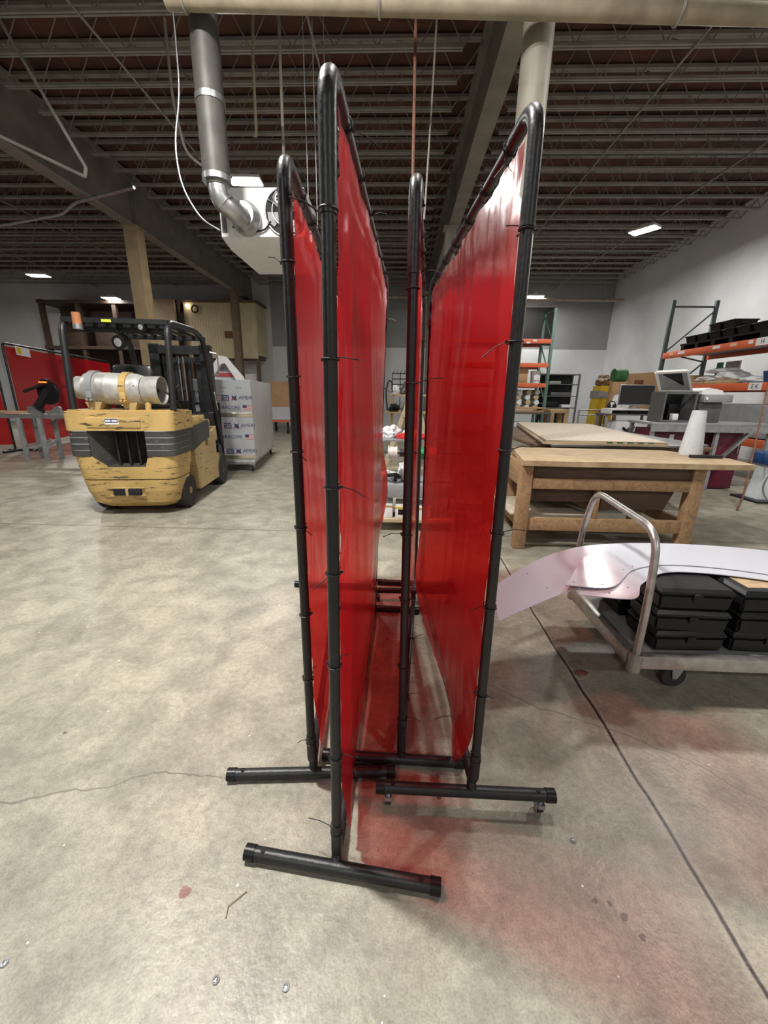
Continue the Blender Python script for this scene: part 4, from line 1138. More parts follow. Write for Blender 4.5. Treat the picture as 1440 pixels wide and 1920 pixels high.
wb(MB().bb(1.10, 1.90, 3.80, 4.50, .315, .335, .003), 'lower_shelf', M['osb'])
wb(MB().bb(1.30, 1.86, 3.80, 4.50, .46, .70, .004), 'drawer_box', M['bench_dark'])
wb(MB().prism([(1.95, .70), (2.66, .70), (2.55, .40), (1.95, .38)], 3.80, 4.50, 'xz'), 'tool_bin', M['bench_dark'])
wb(MB().bb(1.865, 1.90, 3.72, 3.80, .32, .70, .003), 'divider', M['bench'])
MB().bb(1.26, 1.86, 3.715, 3.72, .70, .815).build('seam', M['bench_dark'], WB, world=True)
o = MB().lathe([(0, 0), (.07, 0), (.078, .10), (.086, .10), (.086, .112), (0, .112)], (2.05, 3.95, .386), (0, 0, 1), 24).build('tin_can', M['grey'])
tag(o, 'short grey tin inside the open bin under the workbench', 'tin')
o = MB().lathe([(0, .871), (.10, .871), (.102, .90), (.062, 1.305), (.058, 1.315), (0, 1.315)], (3.02, 4.28, 0), (0, 0, 1), 28).build('felt_cone', M['white_cloth'])
tag(o, 'tall white tapered felt cone standing on the back of the workbench', 'cone')
o = MB().bb(2.86, 3.16, 4.02, 4.07, .871, .90, .006).build('dark_block', M['steel_dark'])
tag(o, 'dark flat bar lying on the workbench by the white cone', 'bar')

# ------------------------------------------------------------------ second table with large boards
T2 = thing('board_table', 'low brown table behind the workbench under the stacked boards', 'table', (2.9, 6.6, 0))
mb = MB().bb(1.72, 3.9, 5.15, 8.3, .80, .845, .004)
mb.build('tabletop', M['brown_wood'], T2, world=True)
for x in (1.80, 3.8):
    for y_ in (5.25, 8.2): MB().bb(x - .05, x + .05, y_ - .05, y_ + .05, 0, .80, .005).build('leg', M['bench'], T2, world=True)
MB().bb(1.85, 3.75, 5.22, 5.26, .62, .80).bb(1.85, 3.75, 8.19, 8.23, .62, .80).build('apron', M['brown_wood'], T2, world=True)
def board(poly, z0, z1, name, mats, label):
    mb = MB().prism(poly, z0, z1)
    o = mb.build(name, mats, smooth=0)
    for p in o.data.polygons: p.material_index = 0 if abs(p.normal.z) > .9 else 1
    return tag(o, label, 'board', 'boards on the low table')
board([(1.85, 4.95), (3.65, 5.10), (3.95, 5.30), (3.9, 8.35), (2.4, 8.5)], .846, .868, 'particle_board', [M['grey'], M['dgrey']], 'grey backing sheet lowest of the boards on the low table')
board([(1.76, 5.02), (3.24, 4.96), (3.86, 8.3), (2.42, 8.55)], .869, .893, 'plywood_board', [M['osb'], M['ply_edge']], 'plywood board in the middle of the pile on the low table')
b3 = board([(1.80, 5.03), (3.22, 4.97), (3.84, 8.4), (2.44, 8.62)], .894, .920, 'plywood_board', [M['osb'], M['ply_edge']], 'pale strand board on top of the pile, with green stencil marks on its edge')
mb = MB()
for k in range(5): mb.box((2.55 + k * .12, 4.998 - .004 * k, .907), (.07, .012, .014), (0, 0, -.04))
mb.build('edge_stencil', M['foliage'], b3)

# ------------------------------------------------------------------ platform cart
PT = thing('platform_cart', 'aluminium platform cart with a bent tube handle carrying black cases', 'cart', (1.85, 2.0, 0))
def pt(mb, name, mat): return mb.build(name, mat, PT, world=True)
X0, X1, Y0, Y1 = 1.115, 2.65, 1.655, 2.40
mb = MB().bb(X0 + .05, X1, Y0, Y0 + .045, .195, .262, .004).bb(X0 + .05, X1, Y1 - .045, Y1, .195, .262, .004)
mb.bb(X0, X0 + .05, Y0 + .05, Y1 - .05, .195, .262, .004).bb(X1 - .05, X1, Y0, Y1, .195, .262, .004)
pt(mb, 'frame_rail', M['alu'])
pt(MB().bb(X0 + .05, X1 - .05, Y0 + .045, Y1 - .045, .235, .258), 'deck', M['grey'])
for y_ in (Y0 + .02, Y1 - .02):
    pt(MB().cyl((X0 + .03, y_, .175), (X0 + .03, y_, .27), .030, seg=16), 'corner_socket', M['alu'])
hp = fillet([(X0 + .03, Y0 + .02, .26), (X0 + .03, Y0 + .02, .56), (X0 + .045, Y0 + .07, .855), (X0 + .03, Y1 - .10, .905), (X0 + .02, Y1 - .02, .62), (X0 + .03, Y1 - .02, .26)], [0, .25, .12, .10, .2, 0], n=10)
pt(MB().tube(hp, .0175, 16), 'handle', M['alu'])
for x, y_ in ((1.43, 1.80), (1.43, 2.28), (2.4, 1.80), (2.4, 2.28)):
    cs = MB().box((x, y_, .185), (.09, .075, .02), bev=.004)
    for s in (-1, 1): cs.prism([(x - .035, .18), (x + .035, .18), (x + .03, .10), (x + .012, .055), (x - .012, .055)], y_ + s * .024 - .002, y_ + s * .024 + .002, 'xz')
    c = pt(cs, 'caster', M['galv'])
    o = MB().lathe([(.02, -.018), (.058, -.018), (.0625, -.012), (.0625, .012), (.058, .018), (.02, .018)], (x, y_, .0627), (0, 1, 0), 26).build('wheel', M['rubber'], c)
    o.data.transform(Matrix.Translation(-PT.location))
# black cases, three high
def case(w_, d_, h_):
    mb = MB()
    mb.prism([(-w_ / 2 + .008, -d_ / 2 + .006), (w_ / 2 - .008, -d_ / 2 + .006), (w_ / 2 - .006, d_ / 2 - .006), (-w_ / 2 + .006, d_ / 2 - .006)], 0, h_ * .72,
             top=[(-w_ / 2, -d_ / 2), (w_ / 2, -d_ / 2), (w_ / 2, d_ / 2), (-w_ / 2, d_ / 2)])
    bmesh.ops.bevel(mb.bm, geom=list(mb.bm.edges), offset=.010, segments=2, affect='EDGES')
    return mb
def make_case(lab):
    t = thing('storage_case', '', 'case', (0, 0, 0), 0, 'black cases on the platform cart')
    t['label'] = lab
    case(.335, .235, .108).build('case_body', M['black_matt'], t)
    l = MB().bb(-.1685, .1685, -.1185, .1185, .080, .090, .004).prism([(-.167, -.117), (.167, -.117), (.167, .117), (-.167, .117)], .09, .106, top=[(-.155, -.105), (.155, -.105), (.155, .105), (-.155, .105)])
    l.build('lid', M['seat'], t)
    MB().bb(-.02, .02, -.124, -.119, .05, .085, .002).build('latch', M['black_matt'], t)
    return t
labs = {}
cols_ = [(1.395, 'nearest the cart handle'), (1.765, 'second stack from the cart handle'), (2.135, 'third stack from the cart handle'), (2.48, 'stack farthest from the cart handle')]
tiers = ['lowest', 'middle', 'topmost']
proto = None
for ci, (cx_, cn) in enumerate(cols_):
    for ri, cy_ in enumerate((1.825, 2.13)):
        if ri == 1 and ci > 2: continue
        for k in range(3):
            lab = f"black plastic case, {tiers[k]} of the {'front' if ri == 0 else 'back'} {cn if 'stack' in cn else 'stack ' + cn}"
            lab = lab.replace('front second', 'front second').replace('stack farthest', 'stack farthest')
            z = .2625 + k * .107
            dx, dy, rz = random.uniform(-.008, .008), random.uniform(-.008, .008), random.uniform(-.03, .03)
            if proto is None:
                proto = make_case(lab); c = proto
                c.location = (cx_ + dx, cy_ + dy, z); c.rotation_euler = (0, 0, rz)
            else:
                c = dup(proto, (cx_ + dx, cy_ + dy, z), rz, lab)
            if ci == 1 and ri == 0 and k >= 1:
                MB().bb(-.12, .12, -.07, .06, .106, .1072).build('tan_label', M['case_label'], c)
                c['label'] = f"black plastic case with a tan label on its lid, {tiers[k]} of its stack"
# thin white curved sheets over the cases
def arc_sheet(outer, inner, zf, name, label):
    """strip between two plan curves, draped by zf(x, y)"""
    def cr(pts, t_):
        n = len(pts) - 1; f = min(t_ * n, n - 1e-6); i = int(f); u = f - i
        P = [Vector(pts[max(0, min(n, j))]) for j in (i - 1, i, i + 1, i + 2)]
        return .5 * ((2 * P[1]) + (P[2] - P[0]) * u + (2 * P[0] - 5 * P[1] + 4 * P[2] - P[3]) * u * u + (3 * P[1] - P[0] - 3 * P[2] + P[3]) * u ** 3)
    def F(s, q):
        p = cr(inner, s).lerp(cr(outer, s), q)
        return Vector((p.x, p.y, zf(p.x, p.y)))
    mb = MB().grid(F, 48, 10)
    bm = mb.bm
    geo = bmesh.ops.extrude_face_region(bm, geom=list(bm.faces))
    for v in [g for g in geo['geom'] if isinstance(g, bmesh.types.BMVert)]: v.co.z += .0035
    o = mb.build(name, M['acm'], smooth=.6)
    return tag(o, label, 'sheet', 'white sheets on the cart')
dr = lambda x, y_, z0, x0_, k: z0 + .002 - k * max(0, x0_ - x) ** 2 * 1.0
arc_sheet([(.50, 1.93), (.86, 2.15), (1.27, 2.29), (1.70, 2.32), (2.15, 2.24), (2.7, 1.98)], [(.475, 1.63), (.80, 1.73), (1.15, 1.87), (1.42, 1.935), (1.72, 1.94), (2.05, 1.85)],
          lambda x, y_: dr(x, y_, .5835, 1.18, .30) , 'curved_sheet', 'long white curved sheet drooping off the cart end toward the red screen')
arc_sheet([(.98, 2.00), (1.18, 2.16), (1.42, 2.22), (1.75, 2.22), (2.15, 2.12), (2.6, 1.85)], [(.83, 1.66), (1.03, 1.60), (1.15, 1.745), (1.36, 1.885), (1.66, 1.86), (1.97, 1.74)],
          lambda x, y_: dr(x, y_, .5895, 1.16, .22), 'curved_sheet', 'white sheet with a notched corner, second in the pile on the cart')
arc_sheet([(.99, 2.02), (1.15, 2.13), (1.42, 2.17), (1.78, 2.17), (2.18, 2.07), (2.6, 1.80)], [(.79, 1.72), (.98, 1.69), (1.19, 1.89), (1.42, 1.965), (1.72, 1.92), (2.04, 1.78)],
          lambda x, y_: dr(x, y_, .5960, 1.12, .12), 'curved_sheet', 'white sheet with a bright lamp reflection, topmost of the pile on the cart')

for sheet, zf_, pts in (('top', lambda x: .5995 + .002 - .12 * max(0, 1.12 - x) ** 2, ((.985, 1.955), (1.20, 1.925), (1.135, 1.885), (.835, 1.745), (.95, 1.715))), ('mid', lambda x: .5930 + .002 - .22 * max(0, 1.16 - x) ** 2, ((.955, 1.655), (1.06, 1.70))), ('low', lambda x: .587 + .002 - .30 * max(0, 1.18 - x) ** 2, ((.74, 1.80), (.70, 1.98)))):
    par = [o_ for o_ in bpy.data.objects if o_.name.startswith('curved_sheet') and {'top': 'topmost', 'mid': 'second', 'low': 'drooping'}[sheet] in o_['label']][0]
    for x, y_ in pts: MB().cyl((x, y_, zf_(x) - .001), (x, y_, zf_(x) + .0006), .0045, seg=12).build('bolt_hole', M['dgrey'], par)

# ------------------------------------------------------------------ pallet rack along the white wall
RK = thing('pallet_rack', 'tall slate green pallet rack with orange beams along the white wall', 'rack', (6.9, 8.9, 0))
def rk(mb, name, mat): return mb.build(name, mat, RK, world=True)
for yy in (10.72, 7.05):
    for x in (6.40, 7.40): rk(MB().bb(x - .04, x + .04, yy - .035, yy + .035, 0, 3.66, .004).bb(x - .07, x + .07, yy - .06, yy + .06, 0, .01), 'upright', M['slate_post'])
    mb = MB().bar((6.4, yy, 3.52), (7.4, yy, 3.52), .03, .04)
    z = .2
    for k in range(3):
        mb.bar((6.4, yy, z), (7.4, yy, z + .95), .03, .03); mb.bar((7.4, yy, z + .95), (6.4, yy, z + 1.15), .03, .03) if k < 2 else None
        z += 1.15
    rk(mb, 'brace', M['slate_post'])
for x in (6.38, 7.42):
    for zt in (2.49, 1.73, .75): rk(MB().bb(x - .025, x + .025, 7.10, 10.68, zt - .14, zt, .006), 'beam', M['orange'])
for zt in (2.49, 1.73, .75): rk(MB().bb(6.44, 7.38, 7.2, 10.6, zt - .05, zt - .01), 'shelf_deck', M['dgrey'])
for i, (y_, z, w_, m_) in enumerate(((10.0, 2.44, .22, 'sticker'), (10.35, 2.44, .16, 'sticker_or'), (8.95, 2.44, .20, 'sticker'), (8.52, 2.44, .16, 'sticker_or'), (8.12, 2.44, .10, 'sticker'))):
    rk(MB().bb(6.352, 6.355, y_ - w_ / 2, y_ + w_ / 2, z - .03, z + .03), 'shelf_label', M[m_])
for (y_, z, s_) in ((7.86, 2.42, 'H'), (7.78, 1.66, 'E K')):
    l_ = rk(MB().bb(6.350, 6.354, y_ - .14, y_ + .14, z - .06, z + .07), 'shelf_label', M['sticker'])
    o = text('letter', s_, .11, (0, 0, 0), (PI / 2, 0, -PI / 2), M['black_matt'], l_)
    o.location = Vector((6.349, y_, z)) - RK.location
# black totes on the upper level
o = thing('plastic_pallet', 'black plastic pallet on the upper rack level under the totes', 'pallet', (6.85, 9.3, 2.492))
mb = MB().bb(6.45, 7.3, 7.98, 10.25, 2.60, 2.64)
for y_ in (8.03, 8.75, 9.22, 9.7, 10.15): mb.bb(6.45, 7.3, y_ - .05, y_ + .05, 2.492, 2.60)
mb.build('pallet_body', M['black_matt'], o, world=True)
def tote(loc, rz, label):
    mb = MB()
    a = [(-.19, -.13), (.19, -.13), (.19, .13), (-.19, .13)]; b_ = [(-.22, -.155), (.22, -.155), (.22, .155), (-.22, .155)]
    mb.prism(a, 0, .135, top=b_); mb.bb(-.235, .235, -.17, .17, .125, .15, .005)
    t = thing('tote_bin', label, 'bin', loc, rz, 'black totes on the rack')
    mb.build('tote_body', M['black_matt'], t)
    MB().bb(-.08, .08, -.176, -.165, .07, .10, .003).build('grip', M['dark'], t)
    return t
spots = [(6.72, 10.02, 0), (6.72, 9.66, 0), (6.72, 9.30, 0), (6.72, 8.94, 0), (6.72, 8.56, 0), (6.70, 9.30, 1), (6.70, 8.94, 1), (6.72, 8.19, 0)]
names = ['black tote on the rack pallet, nearest the tall upright', 'black tote on the rack pallet, second from the tall upright', 'black tote on the pallet carrying another tote, farther from the aisle end', 'black tote on the pallet carrying another tote, nearer the aisle end', 'black tote single in the row beyond the double stack', 'upper black tote of the double stack nearer the upright', 'upper black tote of the double stack nearer the frame edge', 'black tote last on the pallet at the H label']
for (x, y_, k), nm in zip(spots, names): tote((x, y_, 2.642 + k * .152), PI / 2 * 0 + random.uniform(-.05, .05), nm)
# lumber and bags on the lower level
for i, (y0, y1, z0, z1, lab) in enumerate(((8.55, 9.2, 1.732, 1.80, 'pale lumber piece under the white sacks nearer the E label'), (9.25, 10.1, 1.732, 1.79, 'pale lumber piece under the white sacks nearer the upright'), (9.75, 10.35, 1.79, 1.86, 'second lumber piece stacked near the rack upright'), (9.85, 10.4, 1.86, 1.95, 'top lumber piece stacked near the rack upright'))):
    o = MB().bb(6.45, 7.2, y0, y1, z0, z1, .004).build('lumber_block', M['lumber'])
    tag(o, lab, 'lumber', 'lumber on the rack')
for i, (y_, z, s_, lab) in enumerate(((9.42, 1.791, (.30, .26, .075), 'flat white sack on the rack nearest the lumber pile'), (8.86, 1.801, (.30, .26, .11), 'plump white sack with a crease in the middle of the rack shelf'), (8.28, 1.733, (.28, .24, .08), 'limp pale sack on the rack shelf near the blue bin'), (9.16, 1.965, (.24, .36, .06), 'white sack lying across the top of the other white sacks'))):
    o = MB().lump((6.76, y_, z + s_[2] * .73), s_, 3.1 * i + 1).build('white_sack', M['bag'], smooth=3)
    tag(o, lab, 'sack', 'white sacks on the rack')
o = MB().prism([(-.12, -.12), (.12, -.12), (.12, .12), (-.12, .12)], 0, .2, top=[(-.15, -.15), (.15, -.15), (.15, .15), (-.15, .15)]).build('blue_bin', M['blue'])
o.location = (6.65, 7.72, 1.732)
tag(o, 'blue plastic bin on the lower rack shelf at the picture edge', 'bin')
o = MB().bb(6.44, 7.38, 7.5, 9.4, .755, 1.35, .03).build('grey_crate', M['grey'])
tag(o, 'large grey covered crate on the lowest rack level', 'crate')
o = MB().bb(7.36, 7.39, 9.55, 9.95, 1.735, 2.25).build('white_board', M['white'])
tag(o, 'white board standing at the back of the rack shelf', 'panel')
o = MB().bb(7.36, 7.39, 10.05, 10.22, 1.735, 2.25).build('green_board', M['green_wire'])
tag(o, 'narrow green board standing at the back of the rack shelf', 'panel')
# ------------------------------------------------------------------ steel bench with machines in front of the rack
SB2 = thing('steel_bench', 'long grey steel bench in front of the pallet rack carrying machines', 'bench', (4.6, 6.8, 0))
def sb(mb, name, mat): return mb.build(name, mat, SB2, world=True)
sb(MB().bb(3.95, 5.85, 6.55, 7.25, 1.03, 1.07, .004), 'top', M['grey'])
sb(MB().bb(3.95, 5.85, 6.55, 6.58, .93, 1.03), 'apron', M['galv'])
for x in (4.0, 5.0, 5.8):
    for y_ in (6.6, 7.2): sb(MB().bb(x - .025, x + .025, y_ - .025, y_ + .025, 0, 1.03), 'leg', M['grey'])
sb(MB().bar((4.97, 6.58, .35), (5.5, 6.58, .95), .05, .04), 'brace', M['galv'])
for i, (x0, x1, lab) in enumerate(((4.06, 4.72, 'maroon cabinet under the steel bench, left of the white cone'), (4.98 + .06, 5.48, 'dark maroon cabinet under the steel bench behind the grey brace'))):
    lab = ['maroon cabinet with a white label under the steel bench', 'dark maroon cabinet under the steel bench behind the grey brace'][i]
    t = thing('tool_cabinet', lab, 'cabinet', ((x0 + x1) / 2, 6.9, 0), 0, 'maroon cabinets')
    MB().bb(x0, x1, 6.68, 7.15, .02, .96, .008).build('body', M['maroon'], t, world=True)
    MB().bb(x0 + .02, x1 - .02, 6.665, 6.682, .06, .92, .004).build('door', M['maroon'], t, world=True)
    if i == 0: MB().bb(x0 + .26, x0 + .33, 6.66, 6.666, .78, .88).build('label', M['sticker'], t, world=True)
    MB().bb(x1 - .06, x1 - .045, 6.655, 6.666, .6, .75).build('handle', M['galv'], t, world=True)
EN = thing('laser_cutter', 'grey and black machine with a raised tinted lid on the steel bench', 'machine', (4.38, 6.9, 1.07))
def en(mb, name, mat): return mb.build(name, mat, EN, world=True)
en(MB().bb(4.10, 4.60, 6.62, 6.98, 1.072, 1.10).bb(4.10, 4.13, 6.62, 6.98, 1.10, 1.53).bb(4.57, 4.60, 6.62, 6.98, 1.10, 1.53).bb(4.13, 4.57, 6.95, 6.98, 1.10, 1.53).bb(4.13, 4.57, 6.62, 6.65, 1.50, 1.535), 'body', M['dgrey'])
en(MB().bb(4.14, 4.56, 6.92, 6.945, 1.10, 1.5).bb(4.30, 4.44, 6.8, 6.91, 1.10, 1.35, .01), 'inside', M['black_matt'])
en(MB().bb(4.33, 4.42, 6.70, 6.79, 1.10, 1.20, .01), 'tool_head', M['white'])
mb = MB().bar((4.57, 6.72, 1.545), (4.57, 6.62, 1.545), .01, .01)
lidp = [(4.60, 6.80, 1.545), (4.12, 6.80, 1.545), (3.90, 6.62, 1.80), (4.36, 6.62, 1.83)]
A, B, C_, D_ = [Vector(p) for p in lidp]
nrm = (B - A).cross(D_ - A).normalized()
mb = MB(); mb._add([A, B, C_, D_, A + nrm * .03, B + nrm * .03, C_ + nrm * .03, D_ + nrm * .03], [(0, 1, 2, 3), (7, 6, 5, 4), (0, 1, 5, 4), (1, 2, 6, 5), (2, 3, 7, 6), (3, 0, 4, 7)])
ld = en(mb, 'lid', M['grey'])
mb = MB()
for p, q_ in ((A, B), (B, C_), (C_, D_), (D_, A)): mb.bar(p + nrm * .015, q_ + nrm * .015, .03, .05, nrm)
o = mb.build('lid_rim', M['white'], ld); o.data.transform(Matrix.Translation(-EN.location))
mm = [(A + B + C_ + D_) / 4 + (p - (A + B + C_ + D_) / 4) * .8 for p in (A, B, C_, D_)]
mm = [p.lerp((C_ + D_) / 2, .25) for p in mm]
mb = MB()
for s in (-1, 1): mb._add([p + nrm * (.015 + s * .0165) for p in mm], [(0, 1, 2, 3)])
o = mb.build('tinted_window', M['screen_off'], ld); o.data.transform(Matrix.Translation(-EN.location))
PJ = thing('milling_machine', 'grey boxy machine with a white cover beside the open-lidded machine', 'machine', (4.85, 6.9, 1.07))
MB().bb(4.68, 5.02, 6.66, 7.05, 1.072, 1.38, .01).build('base', M['dgrey'], PJ, world=True)
MB().bb(4.68, 5.12, 6.6, 7.05, 1.38, 1.50, .015).build('head', M['grey'], PJ, world=True)
MB().prism([(4.66, 1.50), (5.0, 1.50), (4.97, 1.56), (4.75, 1.60), (4.67, 1.56)], 6.65, 7.0, 'xz').build('cover', M['white'], PJ, world=True)
MB().cyl((4.72, 6.6, 1.44), (4.72, 6.59, 1.44), .022, seg=14).build('dial', M['white'], PJ, world=True)

# computer desk with a monitor
DK = thing('computer_desk', 'small wheeled steel desk with a keyboard shelf and printer below', 'desk', (4.5, 8.6, 0))
def dk(mb, name, mat): return mb.build(name, mat, DK, world=True)
dk(MB().bb(4.10, 5.10, 8.35, 8.85, 1.10, 1.13, .004), 'desktop', M['dgrey'])
dk(MB().bb(4.15, 4.95, 8.30, 8.7, 1.20, 1.225, .003).bb(4.15, 4.18, 8.3, 8.7, 1.13, 1.20).bb(4.92, 4.95, 8.3, 8.7, 1.13, 1.20), 'riser_shelf', M['white'])
for x in (4.14, 5.06):
    for y_ in (8.4, 8.8): dk(MB().bb(x - .02, x + .02, y_ - .02, y_ + .02, .0, 1.10), 'leg', M['grey'])
dk(MB().bb(4.14, 5.06, 8.4, 8.8, .45, .47), 'lower_shelf', M['dgrey'])
MN = thing('monitor', 'wide black monitor with a silver edge on the computer desk', 'monitor', (4.70, 8.5, 1.226))
MB().box((4.70, 8.50, 1.49), (.70, .035, .39), (-.05, 0, .06), .006).build('screen_housing', M['galv'], MN, world=True)
MB().box((4.699, 8.480, 1.492), (.675, .006, .36), (-.05, 0, .06)).build('screen', M['screen_off'], MN, world=True)
MB().bb(4.62, 4.78, 8.42, 8.6, 1.226, 1.24).bb(4.67, 4.73, 8.52, 8.54, 1.24, 1.40).build('stand', M['galv'], MN, world=True)
for i, (x, lab) in enumerate(((4.36, 'black flat device under the desk riser, on the yellow cabinet side'), (4.72, 'black flat device under the desk riser, below the monitor'))):
    o = MB().bb(x - .16, x + .16, 8.36, 8.66, 1.131, 1.185, .006).build('desk_device', M['black_matt']); tag(o, lab, 'device', 'black devices under the riser')
PR = thing('office_printer', 'pale office machine with black rollers on the lower desk shelf', 'printer', (4.65, 8.6, .47))
MB().bb(4.36, 4.92, 8.42, 8.78, .471, .98, .02).build('body', M['white'], PR, world=True)
mb = MB()
for k in range(3): mb.tube([(4.46 + .1 * k, 8.41, .66), (4.56 + .1 * k, 8.40, .78), (4.66 + .06 * k, 8.41, .88)], .02, 8)
mb.tube([(4.5, 8.41, .86), (4.65, 8.40, .74), (4.8, 8.41, .68)], .022, 8)
mb.build('cable_tangle', M['black_matt'], PR, world=True)
PH = thing('headset', 'black headset lying on the desk riser by the monitor', 'headset', (4.27, 8.5, 1.226))
MB().torus((4.24, 8.48, 1.30), (.2, 1, .3), .065, .010, 20, 8).ball((4.185, 8.47, 1.275), .042, (1, .7, 1)).ball((4.295, 8.47, 1.275), .042, (1, .7, 1)).build('headset_band', M['black_matt'], PH, world=True)
o = MB().prism([(4.98, 1.131), (6.1, 1.131), (6.05, 2.02), (5.12, 1.96)], 9.80, 9.85, 'xz').build('cardboard_sheet', M['carton'])
tag(o, 'big brown cardboard sheet standing behind the monitor', 'cardboard')
MB().bb(5.32, 5.52, 9.792, 9.8, 1.74, 1.83, .002).build('brown_print', M['brown_sign'], o)
o2 = thing('back_table', 'plain table behind the computer desk holding the cardboard sheet', 'table', (5.5, 9.65, 0))
MB().bb(4.72, 6.1, 9.3, 10.0, 1.09, 1.13).build('tabletop', M['brown_wood'], o2, world=True)
for x in (4.77, 6.05):
    for y_ in (9.35, 9.95): MB().bb(x - .03, x + .03, y_ - .03, y_ + .03, 0, 1.09).build('leg', M['brown_wood'], o2, world=True)
o = MB().lump((4.92, 9.45, 1.131 + .73 * .24), (.20, .12, .24), 4.4).build('folded_bag', M['bag'], smooth=3); tag(o, 'white folded bags heaped on the table behind the headset', 'bags')
o = MB().bb(4.76, 5.08, 9.62, 9.78, 1.131, 1.78, .01).build('carton', M['carton']); tag(o, 'brown carton holding up the dark green roll', 'carton')
o = MB().cyl((4.78, 9.70, 1.921), (5.04, 9.70, 1.921), .14, seg=20).build('green_roll', M['foliage']); tag(o, 'dark green roll on top of the box by the cardboard sheet', 'roll')
# yellow cabinet and a cart frame beside it
YC = thing('yellow_cabinet', 'bright yellow upright cabinet with a grey band, near the far corner', 'cabinet', (4.85, 11.0, 0))
MB().prism([(4.95, 0), (5.45, 0), (5.38, 1.72), (5.05, 1.72)], 10.75, 11.2, 'xz').build('body', M['haz_yellow'], YC, world=True)
MB().prism([(5.0, 1.42), (5.42, 1.42), (5.42, 1.55), (5.0, 1.60)], 10.73, 11.21, 'xz').build('band', M['grey'], YC, world=True)
MB().bb(5.23, 5.245, 10.74, 10.76, .1, 1.4).build('door_seam', M['dark'], YC, world=True)
MB().tube([(5.38, 10.72, 1.25), (5.46, 10.70, 1.33), (5.40, 10.70, 1.42)], .025, 8).build('handle', M['black_matt'], YC, world=True)
o = MB().lump((5.23, 10.98, 1.721 + .73 * .15), (.22, .16, .15), 2.2, .4).build('fabric_heap', M['brown_wood']); tag(o, 'brown rumpled heap on top of the yellow cabinet', 'heap')
RC = thing('rail_cart', 'thin grey tubular rail cart standing in front of the yellow cabinet', 'cart', (4.6, 10.2, 0))
mb = MB()
for x in (4.35, 5.02): mb.cyl((x, 10.2, .06), (x, 10.2, 1.14), .02, seg=8)
for z in (1.14, 1.02, .78): mb.cyl((4.35, 10.2, z), (5.02, 10.2, z), .016, seg=8)
mb.cyl((4.35, 10.5, .06), (4.35, 10.2, .5), .016, seg=8).cyl((5.02, 10.5, .06), (5.02, 10.2, .5), .016, seg=8)
mb.build('rail_frame', M['galv'], RC, world=True)
for x in (4.35, 5.02): MB().cyl((x - .015, 10.2, .05), (x + .015, 10.2, .05), .05, seg=14).cyl((x - .015, 10.5, .05), (x + .015, 10.5, .05), .05, seg=14).build('wheel', M['rubber'], RC, world=True)
WS = thing('saw_bench', 'small pale wooden stand with thick legs before the yellow cabinet', 'stand', (3.95, 10.6, 0))
MB().bb(3.75, 4.20, 10.4, 10.9, 1.05, 1.14, .005).build('top', M['lumber'], WS, world=True)
for x in (3.80, 4.15):
    for y_ in (10.45, 10.85): MB().bb(x - .045, x + .045, y_ - .045, y_ + .045, 0, 1.05).build('leg', M['lumber'], WS, world=True)

# far packing table
FT = thing('packing_table', 'dark packing table piled with paper and cardboard in front of the far rack', 'table', (3.3, 10.6, 0))
MB().bb(2.4, 3.70, 10.2, 11.1, 1.02, 1.06).bb(2.4, 3.70, 10.25, 11.05, .62, .65).build('tabletop', M['dgrey'], FT, world=True)
for x in (2.45, 3.65):
    for y_ in (10.25, 11.05): MB().bb(x - .03, x + .03, y_ - .03, y_ + .03, 0, 1.02).build('leg', M['dgrey'], FT, world=True)
for i, (x0, x1, y0, y1, z0, z1, m_, lab) in enumerate((
        (2.7, 3.55, 10.3, 10.9, 1.061, 1.10, 'carton', 'flat brown cardboard lowest on the packing table'),
        (2.6, 3.3, 10.35, 10.95, 1.10, 1.14, 'osb', 'pale flat sheet stacked on the packing table cardboard'),
        (2.9, 3.62, 10.4, 11.0, 1.14, 1.175, 'carton', 'brown flat cardboard on top of the packing table pile'),
        (2.75, 3.05, 10.35, 10.7, .651, .82, 'sticker', 'white carton on the packing table lower shelf'),
        (3.12, 3.45, 10.35, 10.7, .651, .75, 'sticker', 'low white carton on the packing table lower shelf'))):
    o = MB().bb(x0, x1, y0, y1, z0, z1, .004).build(['cardboard_flat', 'paper_sheet', 'cardboard_flat', 'carton', 'carton'][i], M[m_]); tag(o, lab, 'carton')

# far orange rack
FR = thing('far_rack', 'far green pallet rack with orange beams against the back wall', 'rack', (3.6, 14.5, 0))
def fr(mb, name, mat): return mb.build(name, mat, FR, world=True)
for x in (4.80, 1.6):
    for y_ in (14.0, 15.0): fr(MB().bb(x - .045, x + .045, y_ - .035, y_ + .035, 0, 4.1, .004), 'upright', M['green_post'])
    mb = MB()
    for k in range(4): mb.bar((x, 14, .3 + k * .95), (x, 15, 1.2 + k * .95), .03, .03); mb.bar((x, 14, 1.2 + k * .95), (x, 15, 1.25 + k * .95), .03, .03)
    fr(mb, 'brace', M['green_post'])
for zt in (3.20, 2.48, 1.86, 1.0):
    for y_ in (13.98, 15.02): fr(MB().bb(1.65, 4.76, y_ - .025, y_ + .025, zt - .13, zt, .005), 'beam', M['orange'])
    fr(MB().bb(1.65, 4.76, 14.02, 14.98, zt - .05, zt - .012), 'shelf_deck', M['dgrey'])
for x, z in ((4.25, 3.15), (4.05, 3.09)): fr(MB().bb(x - .06, x + .06, 13.948, 13.952, z - .025, z + .025), 'shelf_label', M['sticker'])
